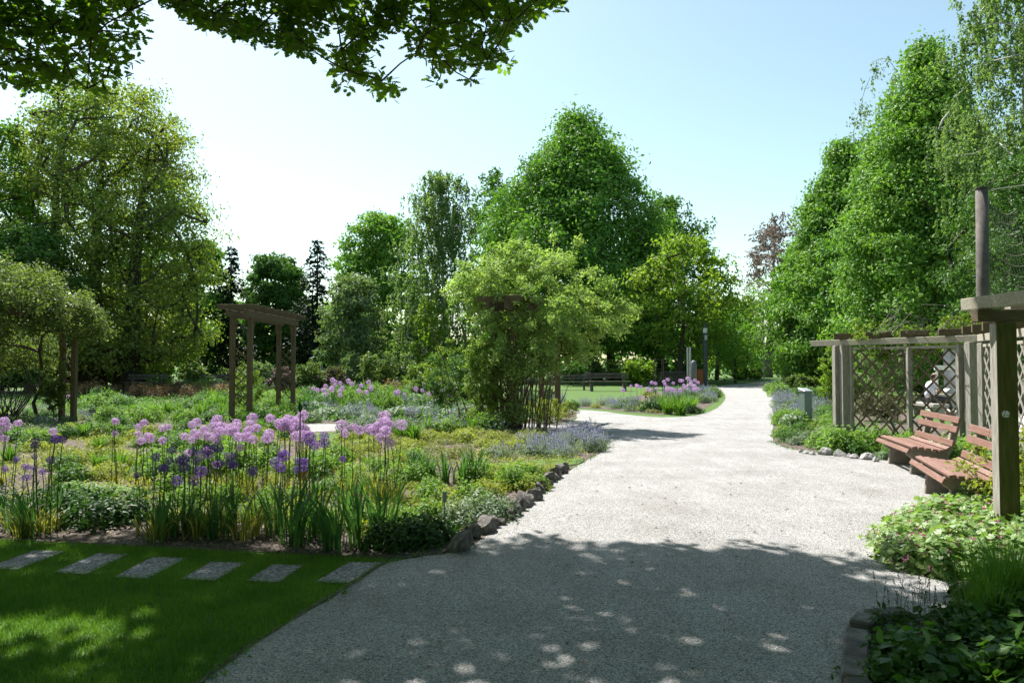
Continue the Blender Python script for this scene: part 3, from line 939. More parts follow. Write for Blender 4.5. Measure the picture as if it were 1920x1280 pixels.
# bark chips on the near beds
k = 30000
P = np.stack([rs.random(k) * 14 - 9.5, 5.6 + rs.random(k) ** 1.2 * 9], 1)
P = P[in_poly(P[:, 0], P[:, 1], BEDL)][:13000]
Q = np.stack([3.2 + rs.random(4000) * 4, 6 + rs.random(4000) * 6], 1)
P = np.vstack([P, Q[in_poly(Q[:, 0], Q[:, 1], BEDR)][:1500]])
mb = MB(); put_leaves(mb, np.column_stack([P, .012 + .02 * rs.random(len(P))]), .02 + .05 * rs.random(len(P)), rs.normal(size=(len(P), 3)) * .35 + [0, 0, 1], LEAF, rs=rs)
g = mb.obj('bark_mulch', 'chip', kind='stuff')
thing(g, 'brown bark chips covering the soil of the near beds', 'mulch')


# ------------------------------------------------------------------ wooden things
def lattice(root, a, b, z0, z1, step=0.2, w=0.022, t=0.012, mat='wood', gap=0.012, name='lattice_slat', frame=0.0):
    """diagonal slats in the upright rectangle a-b, z0-z1, each slat an object"""
    a = np.array(a, float); b = np.array(b, float)
    d = b - a; L = np.linalg.norm(d); d /= L
    nrm = np.array([-d[1], d[0]])
    H = z1 - z0
    for s in (1, -1):
        c = -H + step / 2
        while c < L:
            # line u = c + v (s=1) in rectangle 0..L x 0..H
            v0 = max(0, -c); v1 = min(H, L - c)
            if v1 - v0 > .05:
                u0, u1 = c + v0, c + v1
                if s < 0:
                    u0, u1 = L - u0, L - u1
                p = np.array([*(a + d * u0 + nrm * gap * s * .5), z0 + v0])
                q = np.array([*(a + d * u1 + nrm * gap * s * .5), z0 + v1])
                MB().bar(p, q, t * .8 if False else t, w, up=np.array([*(-s * d), 1.0])).obj(name, mat, root)
            c += step


def post(root, x, y, h, w=.16, mat='wood', name='post', round_=False, bevel=.008):
    mb = MB()
    if round_:
        mb.tube([(x, y, -.05), (x, y, h)], w / 2, 10)
        return mb.obj(name, mat, root, smooth=False)
    mb.box((x, y, h / 2 - .02), (w, w, h + .04))
    return mb.obj(name, mat, root, bevel=bevel)


def wooden_arch(A, B, half, h, label, cat='pergola', nraft=8, pw=.135):
    """two lattice side panels A and B (centres), beams from A to B and short rafters across them"""
    A = np.array(A, float); B = np.array(B, float)
    d = B - A; L = np.linalg.norm(d); d /= L
    s = np.array([d[1], -d[0]])        # across
    if s[0] < 0:
        s = -s
    root = empty('wooden_arch', (*A, 0))
    thing(root, label, cat)
    T = lambda p: np.array(p) - A
    for c in (A, B):
        l, r = T(c - s * half), T(c + s * half)
        post(root, *l, h, pw, round_=False); post(root, *r, h, pw)
        lattice(root, l + s * pw * .5, r - s * pw * .5, .45, h * .72, .26, .024, .012)
        # knee braces made of short crossed slats under the beam
        for sg in (-1, 1):
            inner = d if c is A else -d
            for q in (l, r):
                if sg < 0:
                    continue
                for j in range(4):
                    p0 = q + inner * (.12 + .1 * j); p1 = q + inner * (.02)
                    MB().bar((*(p0), h - .05), (*(p1), h - .42 - .12 * j), .012, .022, up=(s[0], s[1], 0)).obj('brace_slat', 'wood', root)
    for sg in (-1, 1):
        a = T(A - d * .45 + s * half * sg); b = T(B + d * .45 + s * half * sg)
        MB().bar((*a, h + .1), (*b, h + .1), .09, .2).obj('beam', 'wood_x', root, bevel=.006)
    for i in range(nraft):
        f = -.3 + (L + .6) * i / (nraft - 1)
        c = d * f
        MB().bar((*(c - s * (half + .34)), h + .275), (*(c + s * (half + .34)), h + .275), .075, .15).obj('rafter', 'wood_x', root, bevel=.006)
    return root


A0 = PD(452, 700, 20.6)[:2]; B0 = PD(536, 700, 24.8)[:2]
wooden_arch(A0, B0, .25, 2.98, 'open wooden arch with lattice sides standing among the flowers')
A1 = PD(128, 700, 21.0)[:2]; B1 = PD(-60, 700, 18.5)[:2]
wooden_arch(A1, B1, .25, 2.95, 'wooden arch at far left under a olive green climber')
A2 = PD(944, 700, 18.4)[:2]; B2 = PD(1030, 700, 21.6)[:2]
wooden_arch(A2, B2, .26, 3.02, 'wooden arch in the middle almost hidden by a climbing rose', pw=.17)


# trellis fences on the right
CORNER = np.array([8.07, 12.5])
FL = PD(1524, 700, 15.6)[:2]
root = empty('trellis_fence', (*CORNER, 0))
thing(root, 'lattice fence with top beam facing the path behind the far bench', 'trellis')
dF = (FL - CORNER) / np.linalg.norm(FL - CORNER); nF = np.array([-dF[1], dF[0]]); LF = np.linalg.norm(FL - CORNER)
W = 'grey_wood'
for f in (LF - .62, LF - .80):
    post(root, *(dF * f), 2.03, .15, W)
post(root, *(dF * (LF - .98) + nF * .01), 2.0, .06, W, 'frame_post')
post(root, *(dF * (LF - .98) * .5 + nF * .01), 1.95, .085, W, 'frame_post')
post(root, *(dF * .09), 2.03, .17, W); post(root, *(dF * .30), 2.0, .10, W, 'frame_post')
h0 = .25
lattice(root, dF * (LF - 1.0), dF * ((LF - .98) * .5 + .05), h0, 1.93, .29, .034, .014, 'wood')
lattice(root, dF * ((LF - .98) * .5 - .05), dF * .36, h0, 1.93, .29, .034, .014, 'wood')
MB().bar((*(dF * -.15), 2.09), (*(dF * LF), 2.09), .1, .12).obj('beam', 'grey_wood_x', root, bevel=.006)
MB().bar((*(dF * .1), 1.96), (*(dF * (LF - 1.0)), 1.96), .04, .05).obj('rail', 'grey_wood_x', root)
for i in range(4):
    f = .42 + i * .74
    c = dF * f
    k_ = np.array([.92, -.38])
    MB().bar((*(c - k_ * .22), 2.215), (*(c + k_ * .26), 2.215), .07, .13).obj('rafter', 'wood_x', root, bevel=.005)

dG = np.array([6.55, 8.2]) - CORNER; LG = np.linalg.norm(dG); dG /= LG; nG = np.array([-dG[1], dG[0]])
root = empty('trellis_fence', (*(CORNER + dG * .25), 0))
thing(root, 'lattice fence running towards the viewer at the right edge behind the benches', 'trellis')
post(root, *(dG * .12), 2.0, .13, 'grey_wood'); post(root, *(dG * 1.4), 2.0, .1, 'grey_wood', 'frame_post'); post(root, *(dG * 2.9), 2.03, .15, 'grey_wood')
lattice(root, dG * .2, dG * 1.34, h0, 1.93, .29, .034, .014, 'grey_wood')
lattice(root, dG * 1.46, dG * 2.8, h0, 1.93, .29, .034, .014, 'grey_wood')
MB().bar((*(dG * .0), 2.09), (*(dG * 3.6), 2.09), .1, .12).obj('beam', 'grey_wood_x', root, bevel=.006)
MB().bar((*(dG * .2), 1.96), (*(dG * 3.2), 1.96), .04, .05).obj('rail', 'grey_wood_x', root)
for i in range(5):
    c = dG * (.35 + i * .6)
    MB().bar((*(c + nG * -.35), 2.215), (*(c + nG * .8), 2.215), .07, .13).obj('rafter', 'wood_x', root, bevel=.005)

# near corner of the pergola
NP = np.array([4.545, 6.66])
root = empty('pergola', (*NP, 0))
thing(root, 'near pergola corner post carrying crossed beams at the right edge', 'pergola')
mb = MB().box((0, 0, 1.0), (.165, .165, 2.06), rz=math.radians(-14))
pm = mb.obj('post', ['shaded_algae_wood', 'grey_wood'], root, bevel=.006)
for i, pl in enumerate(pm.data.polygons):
    pl.material_index = 1 if pl.normal.x < -.9 else 0      # sunlit left side painted paler, shade painted into the algae sides
MB().box((3.0, -.1, 1.0), (.185, .185, 2.06)).obj('post', 'shaded_algae_wood', root, bevel=.01)
MB().bar((-.26, .0, 2.095), (3.3, -.1, 2.095), .11, .115).obj('beam', 'wood_x', root, bevel=.006)
MB().bar((.20, .22, 2.15), (3.3, .12, 2.15), .1, .125).obj('beam', 'grey_wood_x', root, bevel=.006)
MB().bar((-.16, .28, 2.218), (-.10, -2.6, 2.218), .11, .115).obj('rafter', 'grey_wood_x', root, bevel=.006)
MB().bar((.9, .5, 2.218 + .06), (.95, -2.6, 2.218 + .06), .11, .115).obj('rafter', 'grey_wood_x', root, bevel=.006)


# ------------------------------------------------------------------ benches with concrete ends
def red_bench(loc, rz, label):
    """local x along the bench, y towards its back"""
    root = empty('park_bench', (*loc, 0), rz)
    thing(root, label, 'bench', 'red slatted benches beside the trellis')
    L = 1.72
    prof_ = [(-.20, 0), (.28, 0), (.30, .22), (.42, .52), (.50, .86), (.40, .87), (.335, .56), (.27, .40), (.16, .345), (-.05, .375), (-.21, .40), (-.245, .36), (-.25, .30), (-.17, .24)]
    for x in (-L / 2 + .28, L / 2 - .28):
        n = len(prof_)
        V = [(x - .045, y, z) for y, z in prof_] + [(x + .045, y, z) for y, z in prof_]
        mb = MB(); mb.V.append(np.array(V, float)); mb.n = 2 * n
        mb.F.append((np.array([np.arange(n)]), 0)); mb.F.append((np.array([np.arange(n)[::-1] + n]), 0))
        mb.F.append((np.array([[i, n + i, n + (i + 1) % n, (i + 1) % n] for i in range(n)])[:, ::-1], 0))
        me = mb.mesh('concrete_leg', 'dark_concrete')
        bm = bmesh.new(); bm.from_mesh(me); bmesh.ops.recalc_face_normals(bm, faces=bm.faces); bm.to_mesh(me); bm.free()
        link('concrete_leg', me, root, bevel=.008)
    seat = [(-.285, .375, 62), (-.205, .432, 14), (-.115, .425, 4), (-.025, .412, -2), (.065, .400, -4), (.155, .395, 2), (.235, .425, 32)]
    for y, z, a in seat:
        a = math.radians(a)
        u = (0, -math.sin(a), math.cos(a))
        MB().bar((-L / 2, y, z), (L / 2, y, z), .068, .034, up=u).obj('seat_slat', 'terracotta', root, bevel=.004)
    for y, z in ((.305, .50), (.362, .70), (.392, .835)):
        u = (0, -.97, .24)
        if z > .8:
            MB().bar((-L / 2, y, z), (-.004, y, z), .092, .036, up=u).obj('back_slat', 'terracotta', root, bevel=.004)
            MB().bar((.004, y, z), (L / 2, y, z), .092, .036, up=u).obj('back_slat', 'terracotta', root, bevel=.004)
        else:
            MB().bar((-L / 2, y, z), (L / 2, y, z), .092, .036, up=u).obj('back_slat', 'terracotta', root, bevel=.004)
    return root


def bench_pose(e1, e2):
    e1 = np.array(e1); e2 = np.array(e2)      # far end, near end of the front edge
    d = unit(e1 - e2)
    back = np.array([d[1], -d[0]])
    c = (e1 + e2) / 2 + back * .29
    return c, math.atan2(-d[1], -d[0])


c1, r1 = bench_pose((6.16, 12.15), (5.80, 10.62))
red_bench(c1, r1, 'red slatted bench further from the viewer, in front of the lattice')
c2, r2 = bench_pose((5.24, 9.50), (4.69, 7.86))
red_bench(c2, r2, 'nearer red slatted bench half hidden by the pergola post and yellow leaves')


def far_bench(px, py, rz, label, mat='far_bench', w=1.9, s=1.0):
    p = G(px, py)
    root = empty('park_bench', p, rz)
    root.scale = (s, s, s)
    thing(root, label, 'bench', 'benches in the far garden')
    for x in (-w / 2 + .25, w / 2 - .25):
        MB().box((x, .0, .2), (.09, .42, .4)).obj('leg', mat, root)
        MB().bar((x, .2, .38), (x, .34, .84), .07, .05).obj('back_support', mat, root)
    for y in (-.2, -.08, .04, .16):
        MB().box((0, y, .43), (w, .1, .035)).obj('seat_slat', mat, root)
    for y, z in ((.27, .62), (.31, .76)):
        MB().box((0, y, z), (w, .035, .1)).obj('back_slat', mat, root)
    return root


far_bench(1140, 733, math.radians(4), 'dark bench in the shade under the big lime', w=2.0, s=1.35)
far_bench(1070, 731, math.radians(-3), 'dark bench just left of the one under the big lime', w=1.9, s=1.2)
far_bench(270, 733, math.radians(-4), 'dark bench beside the trunk of the huge tree', w=2.0, s=1.25)
far_bench(405, 731, math.radians(2), 'dark bench partly behind the left post of the open wooden arch', w=1.8, s=1.2)
far_bench(655, 728, math.radians(5), 'bench behind the far alliums near the black obelisk', w=1.9, s=1.2)
far_bench(1473, 713, math.radians(60), 'red bench at the end of the path, left one of two', 'terracotta', 1.8, 1.3)
far_bench(1490, 708, math.radians(8), 'red bench at the end of the path, right one of two', 'terracotta', 1.8, 1.4)

# ------------------------------------------------------------------ posts, lamps, signs
p = G(1323, 724)
root = empty('lamp_column', p); thing(root, 'tall dark grey lamp column with a pale band near its top', 'street lamp')
s = p[1] / FPX
hh = (724 - 607) * s
MB().tube([(0, 0, -.05), (0, 0, hh - 17 * s)], 4.2 * s, 14).obj('pole', 'dark_metal', root, smooth=False)
MB().tube([(0, 0, hh - 17 * s), (0, 0, hh - 8 * s)], 4.0 * s, 14).obj('lamp_band', 'lamp_glass', root)
MB().tube([(0, 0, hh - 8 * s), (0, 0, hh)], 4.2 * s, 14).obj('cap', 'dark_metal', root)
MB().box((.0, -4.6 * s, hh - 26 * s), (5 * s, 1.2 * s, 9 * s)).obj('notice', 'steel', root)
for px, py, top, lab in ((1432, 713, 632, 'slim grey path lamp on the lawn at the path end'), (1493, 706, 656, 'slim pale post beside the red benches')):
    p = G(px, py); s = p[1] / FPX; hh = (py - top) * s
    root = empty('path_lamp', p); thing(root, lab, 'street lamp', 'slim lamps at the path end')
    MB().tube([(0, 0, -.05), (0, 0, hh * .84)], 1.3 * s, 8).obj('pole', 'steel', root)
    MB().tube([(0, 0, hh * .84), (0, 0, hh * .97)], [2.2 * s, 2.6 * s], 10).obj('lantern', 'lamp_glass', root)
    MB().tube([(0, 0, hh * .97), (0, 0, hh)], [3 * s, 1.4 * s], 10).obj('cap', 'steel', root)
p = G(1292, 735); s = p[1] / FPX
root = empty('steel_post', p); thing(root, 'pair of pale steel uprights beside the orange panel', 'post')
for dx in (-2.2, 2.6):
    MB().box((dx * s, 0, 42 * s), (2.6 * s, 2.6 * s, 84 * s)).obj('upright', 'steel', root)
p = G(1301, 733); s = p[1] / FPX
root = empty('info_stele', p); thing(root, 'dark grey round topped column behind the steel uprights', 'column')
MB().tube([(0, 0, 0), (0, 0, 50 * s), (0, 0, 55 * s), (0, 0, 57.5 * s)], [5.4 * s, 5.4 * s, 4.4 * s, 1.5 * s], 14).obj('shaft', 'grey_panel', root, smooth=True)
p = G(1297, 738); s = p[1] / FPX
g = MB().box(p + [0, 0, 9 * s], (17 * s, 12 * s, 18 * s)).obj('concrete_block', 'concrete', bevel=.04)
thing(g, 'low pale concrete block behind the flowers of the island bed', 'block')
p = G(1313, 722); s = p[1] / FPX
root = empty('waste_bin', p); thing(root, 'orange brown litter bin left of the dark lamp column', 'litter bin')
MB().box((0, 0, 15 * s), (13 * s, 12 * s, 26 * s)).obj('body', 'orange', root, bevel=.03)
MB().box((0, 0, 29 * s), (14.5 * s, 13 * s, 2 * s)).obj('lid', 'orange', root, bevel=.02)
p = G(1262, 722); s = p[1] / FPX
root = empty('timber_screen', p); thing(root, 'dark low timber screen behind the island bed alliums', 'fence')
for i in range(16):
    MB().box(((i - 8) * 3.1 * s, 0, 13 * s), (2.7 * s, 1.2 * s, 27 * s)).obj('board', 'far_bench', root)
MB().box((-1.5 * s, -1.4 * s, 22 * s), (50 * s, 1.2 * s, 2 * s)).obj('rail', 'far_bench', root)


def obelisk(px, py, top, wpx, label):
    p = G(px, py); s = p[1] / FPX; h = (py - top) * s; w = wpx * s
    root = empty('plant_obelisk', p); thing(root, label, 'plant frame', 'black lattice plant frames')
    for sx in (-1, 1):
        for sy in (-1, 1):
            MB().bar((sx * w / 2, sy * w / 2, -.05), (sx * w * .4, sy * w * .4, h), 1.1 * s, 1.1 * s, up=(0, 1, 0)).obj('upright', 'black_metal', root)
    for f in (.15, .55, .72, .86, .99):
        ww = w * (1 - .2 * f) / 2
        for a, b in (((-1, -1), (1, -1)), ((1, -1), (1, 1)), ((1, 1), (-1, 1)), ((-1, 1), (-1, -1))):
            MB().bar((a[0] * ww, a[1] * ww, h * f), (b[0] * ww, b[1] * ww, h * f), .8 * s, .8 * s).obj('ring_bar', 'black_metal', root)
    return root


obelisk(1236, 742, 672, 17, 'black lattice plant frame among the island bed alliums')
obelisk(690, 732, 682, 10, 'slim black plant frame in front of the far rose shrubs')
# far white rose arches
for px, py, top, w, lab in ((590, 722, 668, 24, 'white metal rose arch far behind the wooden arch'), (258, 716, 662, 22, 'thin pale metal arch behind the bench at left')):
    p = G(px, py); s = p[1] / FPX
    root = empty('rose_arch', p); thing(root, lab, 'garden arch', 'pale metal arches in the distance')
    h = (py - top) * s; ww = w * s / 2
    for y in (-.25, .25):
        pts = [(-ww, y, 0), (-ww, y, h * .72), (-ww * .7, y, h * .93), (0, y, h), (ww * .7, y, h * .93), (ww, y, h * .72), (ww, y, 0)]
        MB().tube(pts, .55 * s, 5).obj('hoop', 'white', root)
    for f in (.3, .6):
        for x in (-ww, ww):
            MB().bar((x, -.25, h * f), (x, .25, h * f), .4 * s, .4 * s).obj('rung', 'white', root)
    MB().bar((0, -.25, h), (0, .25, h), .4 * s, .4 * s).obj('rung', 'white', root)

# box beside the path
p = G(1511, 800)
root = empty('power_box', p, math.radians(14)); thing(root, 'grey green metal box with sloping cap among plants right of the path', 'box')
MB().box((0, 0, .46), (.22, .24, .92)).obj('body', 'bollard', root, bevel=.01)
mb = MB(); mb.prism([(-.125, -.14), (.125, -.14), (.125, .14), (-.125, .14)], .921, .95)
mb.V[0][4:6, 2] += .0; mb.V[0][6:8, 2] += .07; mb.V[0][4, 2] += .0
mb.obj('cap', 'steel', root, bevel=.006)


# rocks
def rock_mesh(name, mat, seed, tall=1.0):
    bm = bmesh.new()
    bmesh.ops.create_icosphere(bm, subdivisions=3, radius=.5)
    rs = np.random.default_rng(seed)
    pl = [(unit(rs.normal(size=3)), .27 + .14 * rs.random()) for _ in range(13)]
    for v in bm.verts:
        c = np.array(v.co)
        for nn, dd in pl:
            e = c @ nn - dd
            if e > 0:
                c -= nn * e * .93
        c += rs.normal(size=3) * .008
        v.co = Vector(c)
    for v in bm.verts:
        v.co.z *= tall
    me = bpy.data.meshes.new(name); bm.to_mesh(me); bm.free()
    me.materials.append(M[mat])
    return me


edge = empty('rock_edging', G(960, 965)); thing(edge, 'row of rough dark rocks edging the bed along the gravel', 'rock edging')
RM = [rock_mesh('rock', 'rock', 70 + i) for i in range(5)]
E0 = np.array(edge.location)
for i, (px, py, w, h) in enumerate([(866, 1034, 40, 56), (888, 1008, 30, 42), (912, 998, 44, 42), (940, 985, 20, 22), (966, 966, 34, 38), (983, 950, 32, 44), (1000, 938, 34, 34),
                                    (1012, 925, 22, 30), (1024, 915, 30, 26), (1034, 904, 26, 28), (1044, 896, 26, 30), (1052, 888, 20, 30), (1030, 890, 22, 20),
                                    (877, 1020, 26, 36), (925, 990, 24, 30), (955, 974, 24, 30), (974, 958, 24, 34), (992, 945, 24, 30), (1006, 931, 22, 26), (1018, 920, 22, 26), (1040, 900, 20, 24), (1058, 880, 18, 20)]):
    p = G(px, py); s = p[1] / FPX
    rk = link('rock', RM[i % 5], edge, tuple(p + [0, 0, h * s * .26] - E0), i * 1.3, (w * s * 1.2, w * s * 1.1, h * s * 1.15))
    rk.rotation_euler = (math.sin(i * 2.1) * .7, math.cos(i * 1.7) * .6, i * 1.3)
edge2 = empty('rock_edging', G(1590, 855)); thing(edge2, 'short row of pale rocks at the right bed beside the gravel', 'rock edging')
RP = [rock_mesh('rock', 'pale_rock', 80 + i) for i in range(4)]
E2 = np.array(edge2.location)
for i, (px, py, w, h) in enumerate([(1512, 851, 16, 9), (1524, 853, 14, 11), (1546, 853, 26, 16), (1576, 856, 26, 16), (1592, 858, 12, 10), (1602, 860, 18, 14), (1626, 862, 26, 15), (1502, 849, 12, 8), (1642, 866, 14, 12)]):
    p = G(px, py); s = p[1] / FPX
    link('rock', RP[i % 4], edge2, tuple(p + [0, 0, h * s * .28] - E2), i * 1.7, (w * s * 1.2, w * s, h * s * 1.3))
for px, py, w, h, lab in ((1272, 745, 30, 16, 'dark boulder in the middle of the island bed'), (1300, 832, 0, 0, '')):
    if w:
        p = G(px, py); s = p[1] / FPX
        o = link('boulder', RM[2], None, tuple(p + [0, 0, h * s * .4]), .6, (w * s * 1.3, w * s, h * s * 1.6)); thing(o, lab, 'boulder')
# rough upright stone
p = G(1522, 716); s = p[1] / FPX
bm = bmesh.new(); bmesh.ops.create_icosphere(bm, subdivisions=3, radius=.5)
rs = np.random.default_rng(90)
for v in bm.verts:
    c = np.array(v.co)
    z = c[2]
    c[0] *= 1.0 - .25 * z + .15 * math.sin(5 * z); c[1] *= .8
    c[2] = z * 2.6
    if z > .3:
        c[0] += .18 * (z - .3)
    c += rs.normal(size=3) * .02
    v.co = Vector(c * 16 * s)
me = bpy.data.meshes.new('standing_stone'); bm.to_mesh(me); bm.free(); me.materials.append(M['rock'])
o = link('standing_stone', me, None, tuple(p + [0, 0, 19 * s])); thing(o, 'rough upright stone sculpture above the right bed', 'sculpture')

# kerb stones in the lower right corner
kerb = empty('stone_kerb', (1.8, 3.6, 0)); thing(kerb, 'pale stone kerb along the shaded bed in the lower right', 'kerb')
K0 = np.array([1.8, 3.6, 0])
pts = ws([[1.72, 2.2], (1603, 1290), (1606, 1228), (1608, 1196)])
pts2 = ws([(1612, 1185), (1628, 1166), (1700, 1159)])
for a, b in ((pts[0], pts[1]), (pts[1], pts[3]), (pts2[0], pts2[1]), (pts2[1], pts2[2])):
    d = unit(b - a)
    MB().bar((*(a + d * .006 - K0[:2]), .03), (*(b - d * .006 - K0[:2]), .03), .13, .07).obj('kerb_stone', 'rock', kerb, bevel=.012)

# climbing net pole
PB = np.array([*PD(1846, 700, 15.5)[:2], 0]); s = 15.5 / FPX
root = empty('net_pole', PB); thing(root, 'thick weathered wooden pole holding a rope net at the right edge', 'pole')
topz = HC + (682 - 352) * s
MB().tube([(-.03, 0, -.1), (0, 0, topz * .5), (.02, 0, topz)], [.135, .13, .12], 14).obj('pole', 'far_bench', root, smooth=True)
MB().tube([(.02, 0, topz), (.02, 0, topz + .03)], .135, 14).obj('pole_cap', 'wood', root)
MB().tube([(.02, 0, topz - .05), (.9, -.3, topz + .03), (2.6, -.9, topz + .22)], .014, 5).obj('rope', 'rope', root)
net = MB()
rs = np.random.default_rng(95)
cols = 16
grid = []
for i in range(15):
    f = i / 14
    z_ = topz - .15 - f * (topz - 2.3)
    row = []
    for j in range(cols):
        g_ = j / (cols - 1)
        # the net hangs from the rope and is drawn in to the pole's foot
        wdt = .25 + .75 * f ** 1.4
        x = .14 + g_ * 1.5 * wdt
        zz = z_ - .45 * math.sin(g_ * 2.2) * (1 - f * .4) - .25 * g_ * f
        row.append((x, -.35 * g_, zz))
    grid.append(row)
for row in grid:
    net.tube(row, .005, 3, cap=False)
for j in range(cols):
    net.tube([r[j] for r in grid], .005, 3, cap=False)
net.obj('rope_net', 'rope', root)

# concrete wall with a white rail behind the square
wl = empty('garden_wall', (0, 0, 0))
D = 30; s = D / FPX
a = PD(1772, 700, 31)[:2]; b = PD(1990, 700, 27)[:2]
wl.location = (*a, 0); thing(wl, 'grey concrete wall panels seen through the lattice', 'wall')
dv = b - a; L = np.linalg.norm(dv); dv /= L
for i in range(4):
    p0 = dv * (L * i / 4 + .02); p1 = dv * (L * (i + 1) / 4 - .02)
    MB().bar((*p0, 1.25), (*p1, 1.25), .25, 2.5).obj('panel', 'wall_grey', wl)
rl = empty('handrail', (0, 0, 0))
a = PD(1752, 700, 25)[:2]; b = PD(1990, 700, 24)[:2]; rl.location = (*a, 0); thing(rl, 'white handrail in front of the grey wall', 'railing')
dv = b - a; L = np.linalg.norm(dv); dv /= L
MB().bar((0, 0, 1.52), (*(dv * L), 1.52), .09, .16).obj('rail', 'white', rl)
for f in (.02, .32, .62, .95):
    MB().bar((*(dv * L * f), 0), (*(dv * L * f), 1.44), .06, .06, up=(0, 1, 0)).obj('upright', 'white', rl)
MB().bar((0, 0, .35), (*(dv * L), .35), .2, .5).obj('plinth', 'concrete', rl)


# plant tags
def plant_tag(px, py, top, w, h, mat, label, rz=.2):
    p = G(px, py); s = p[1] / FPX; H = (py - top) * s
    root = empty('plant_label', p, rz); thing(root, label, 'plant label', 'small plant labels in the beds')
    MB().box((0, 0, H * .5), (.012, .006, H)).obj('stake', mat, root)
    MB().box((0, -.006, H - h * s / 2), (w * s, .006, h * s)).obj('plate', mat, root)


plant_tag(833, 995, 922, 8, 20, 'tag', 'narrow grey green plant label by the silvery mound', .5)
plant_tag(568, 935, 884, 20, 14, 'tag_orange', 'small orange brown plant label among the sword leaves')
plant_tag(784, 815, 790, 12, 7, 'steel', 'pale square plant label left of the climbing rose')
plant_tag(173, 790, 767, 12, 7, 'tag', 'dark plant label right of the leafy arch at far left')
plant_tag(372, 745, 735, 7, 4, 'tag', 'tiny dark plant label in front of the far left bench')


# ------------------------------------------------------------------ figures
def skin_body(name, joints, bones, mat, parent, sub=2):
    me = bpy.data.meshes.new(name)
    names = list(joints)
    me.from_pydata([joints[k][0] for k in names], [(names.index(a), names.index(b)) for a, b in bones], [])
    me.materials.append(M[mat])
    o = link(name, me, parent)
    sk = o.modifiers.new('skin', 'SKIN'); sk.use_smooth_shade = True
    for i, k in enumerate(names):
        r = joints[k][1]
        me.skin_vertices[0].data[i].radius = (r, r) if not hasattr(r, '__len__') else r
    me.skin_vertices[0].data[0].use_root = True
    ss = o.modifiers.new('subdivision', 'SUBSURF'); ss.levels = sub; ss.render_levels = sub
    return o


# blackbird on the gravel, half behind the grass, facing right with raised head
bp = G(1802, 1131)
root = empty('blackbird', bp, math.radians(15)); thing(root, 'small blackbird standing on the gravel behind the grass tips', 'bird')
skin_body('body', {'belly': ((0, 0, .075), (.042, .038)), 'chest': ((.045, 0, .10), (.04, .036)), 'neck': ((.075, 0, .132), (.024, .022)), 'head': ((.09, 0, .155), (.021, .02)),
                   'rump': ((-.05, 0, .065), (.028, .022)), 'tail': ((-.09, 0, .062), (.016, .008)), 'tip': ((-.16, 0, .06), (.018, .005))},
          [('belly', 'chest'), ('chest', 'neck'), ('neck', 'head'), ('belly', 'rump'), ('rump', 'tail'), ('tail', 'tip')], 'blackbird', root)
MB().tube([(.106, 0, .158), (.132, 0, .162)], [.0055, .001], 6).obj('beak', 'beak', root)
for sy in (-1, 1):
    MB().tube([(.0, sy * .014, .06), (.005, sy * .016, .03), (.0, sy * .016, 0), (.022, sy * .018, .001)], .0022, 5).obj('leg', 'beak', root)
    mb = MB(); put_leaves(mb, np.array([(.04, sy * .033, .105), (.02, sy * .036, .095), (.03, sy * .035, .085)]), .12, np.array([[0, sy, .15]] * 3), LEAF, T=np.array([[-1, 0, -.2]] * 3))
    mb.obj('wing', 'blackbird', root)

# seated reader behind the lattice, facing right, legs stretched forward
D = 23.0
pp = PD(1742, 750, D)
root = empty('person', (pp[0], pp[1], 0), 0); thing(root, 'person in a pale shirt and dark trousers sitting behind the lattice, facing right', 'person')
S_ = 1.0
skin_body('body', {'pelvis': ((0, 0, .52), (.14, .15)), 'waist': ((.02, 0, .68), (.12, .14)), 'chest': ((.07, 0, .92), (.13, .165)), 'neckbase': ((.12, 0, 1.10), (.06, .06)),
                   'neck': ((.15, 0, 1.17), (.048, .048)), 'head': ((.19, 0, 1.28), (.085, .078)), 'crown': ((.19, 0, 1.36), (.07, .068)),
                   'shL': ((.09, -.19, 1.03), .058), 'elL': ((.16, -.25, .78), .043), 'wrL': ((.38, -.14, .74), .03), 'haL': ((.46, -.12, .75), .028),
                   'shR': ((.09, .19, 1.03), .058), 'elR': ((.16, .25, .78), .043), 'wrR': ((.38, .14, .74), .03), 'haR': ((.46, .12, .75), .028),
                   'hipL': ((.06, -.1, .52), .1), 'knL': ((.50, -.12, .56), .068), 'anL': ((.66, -.12, .12), .045), 'toL': ((.84, -.12, .05), .038),
                   'hipR': ((.06, .1, .52), .1), 'knR': ((.50, .13, .56), .068), 'anR': ((.60, .13, .12), .045), 'toR': ((.78, .13, .05), .038)},
          [('pelvis', 'waist'), ('waist', 'chest'), ('chest', 'neckbase'), ('neckbase', 'neck'), ('neck', 'head'), ('head', 'crown'),
           ('chest', 'shL'), ('shL', 'elL'), ('elL', 'wrL'), ('wrL', 'haL'), ('chest', 'shR'), ('shR', 'elR'), ('elR', 'wrR'), ('wrR', 'haR'),
           ('pelvis', 'hipL'), ('hipL', 'knL'), ('knL', 'anL'), ('anL', 'toL'), ('pelvis', 'hipR'), ('hipR', 'knR'), ('knR', 'anR'), ('anR', 'toR')], 'skin', root)
skin_body('shirt', {'waist': ((.01, 0, .56), (.165, .175)), 'mid': ((.03, 0, .74), (.145, .16)), 'chest': ((.07, 0, .92), (.15, .185)), 'top': ((.11, 0, 1.06), (.09, .11)),
                    'sL': ((.09, -.19, 1.03), .075), 'eL': ((.14, -.235, .86), .06), 'sR': ((.09, .19, 1.03), .075), 'eR': ((.14, .235, .86), .06)},
          [('waist', 'mid'), ('mid', 'chest'), ('chest', 'top'), ('chest', 'sL'), ('sL', 'eL'), ('chest', 'sR'), ('sR', 'eR')], 'shirt', root)
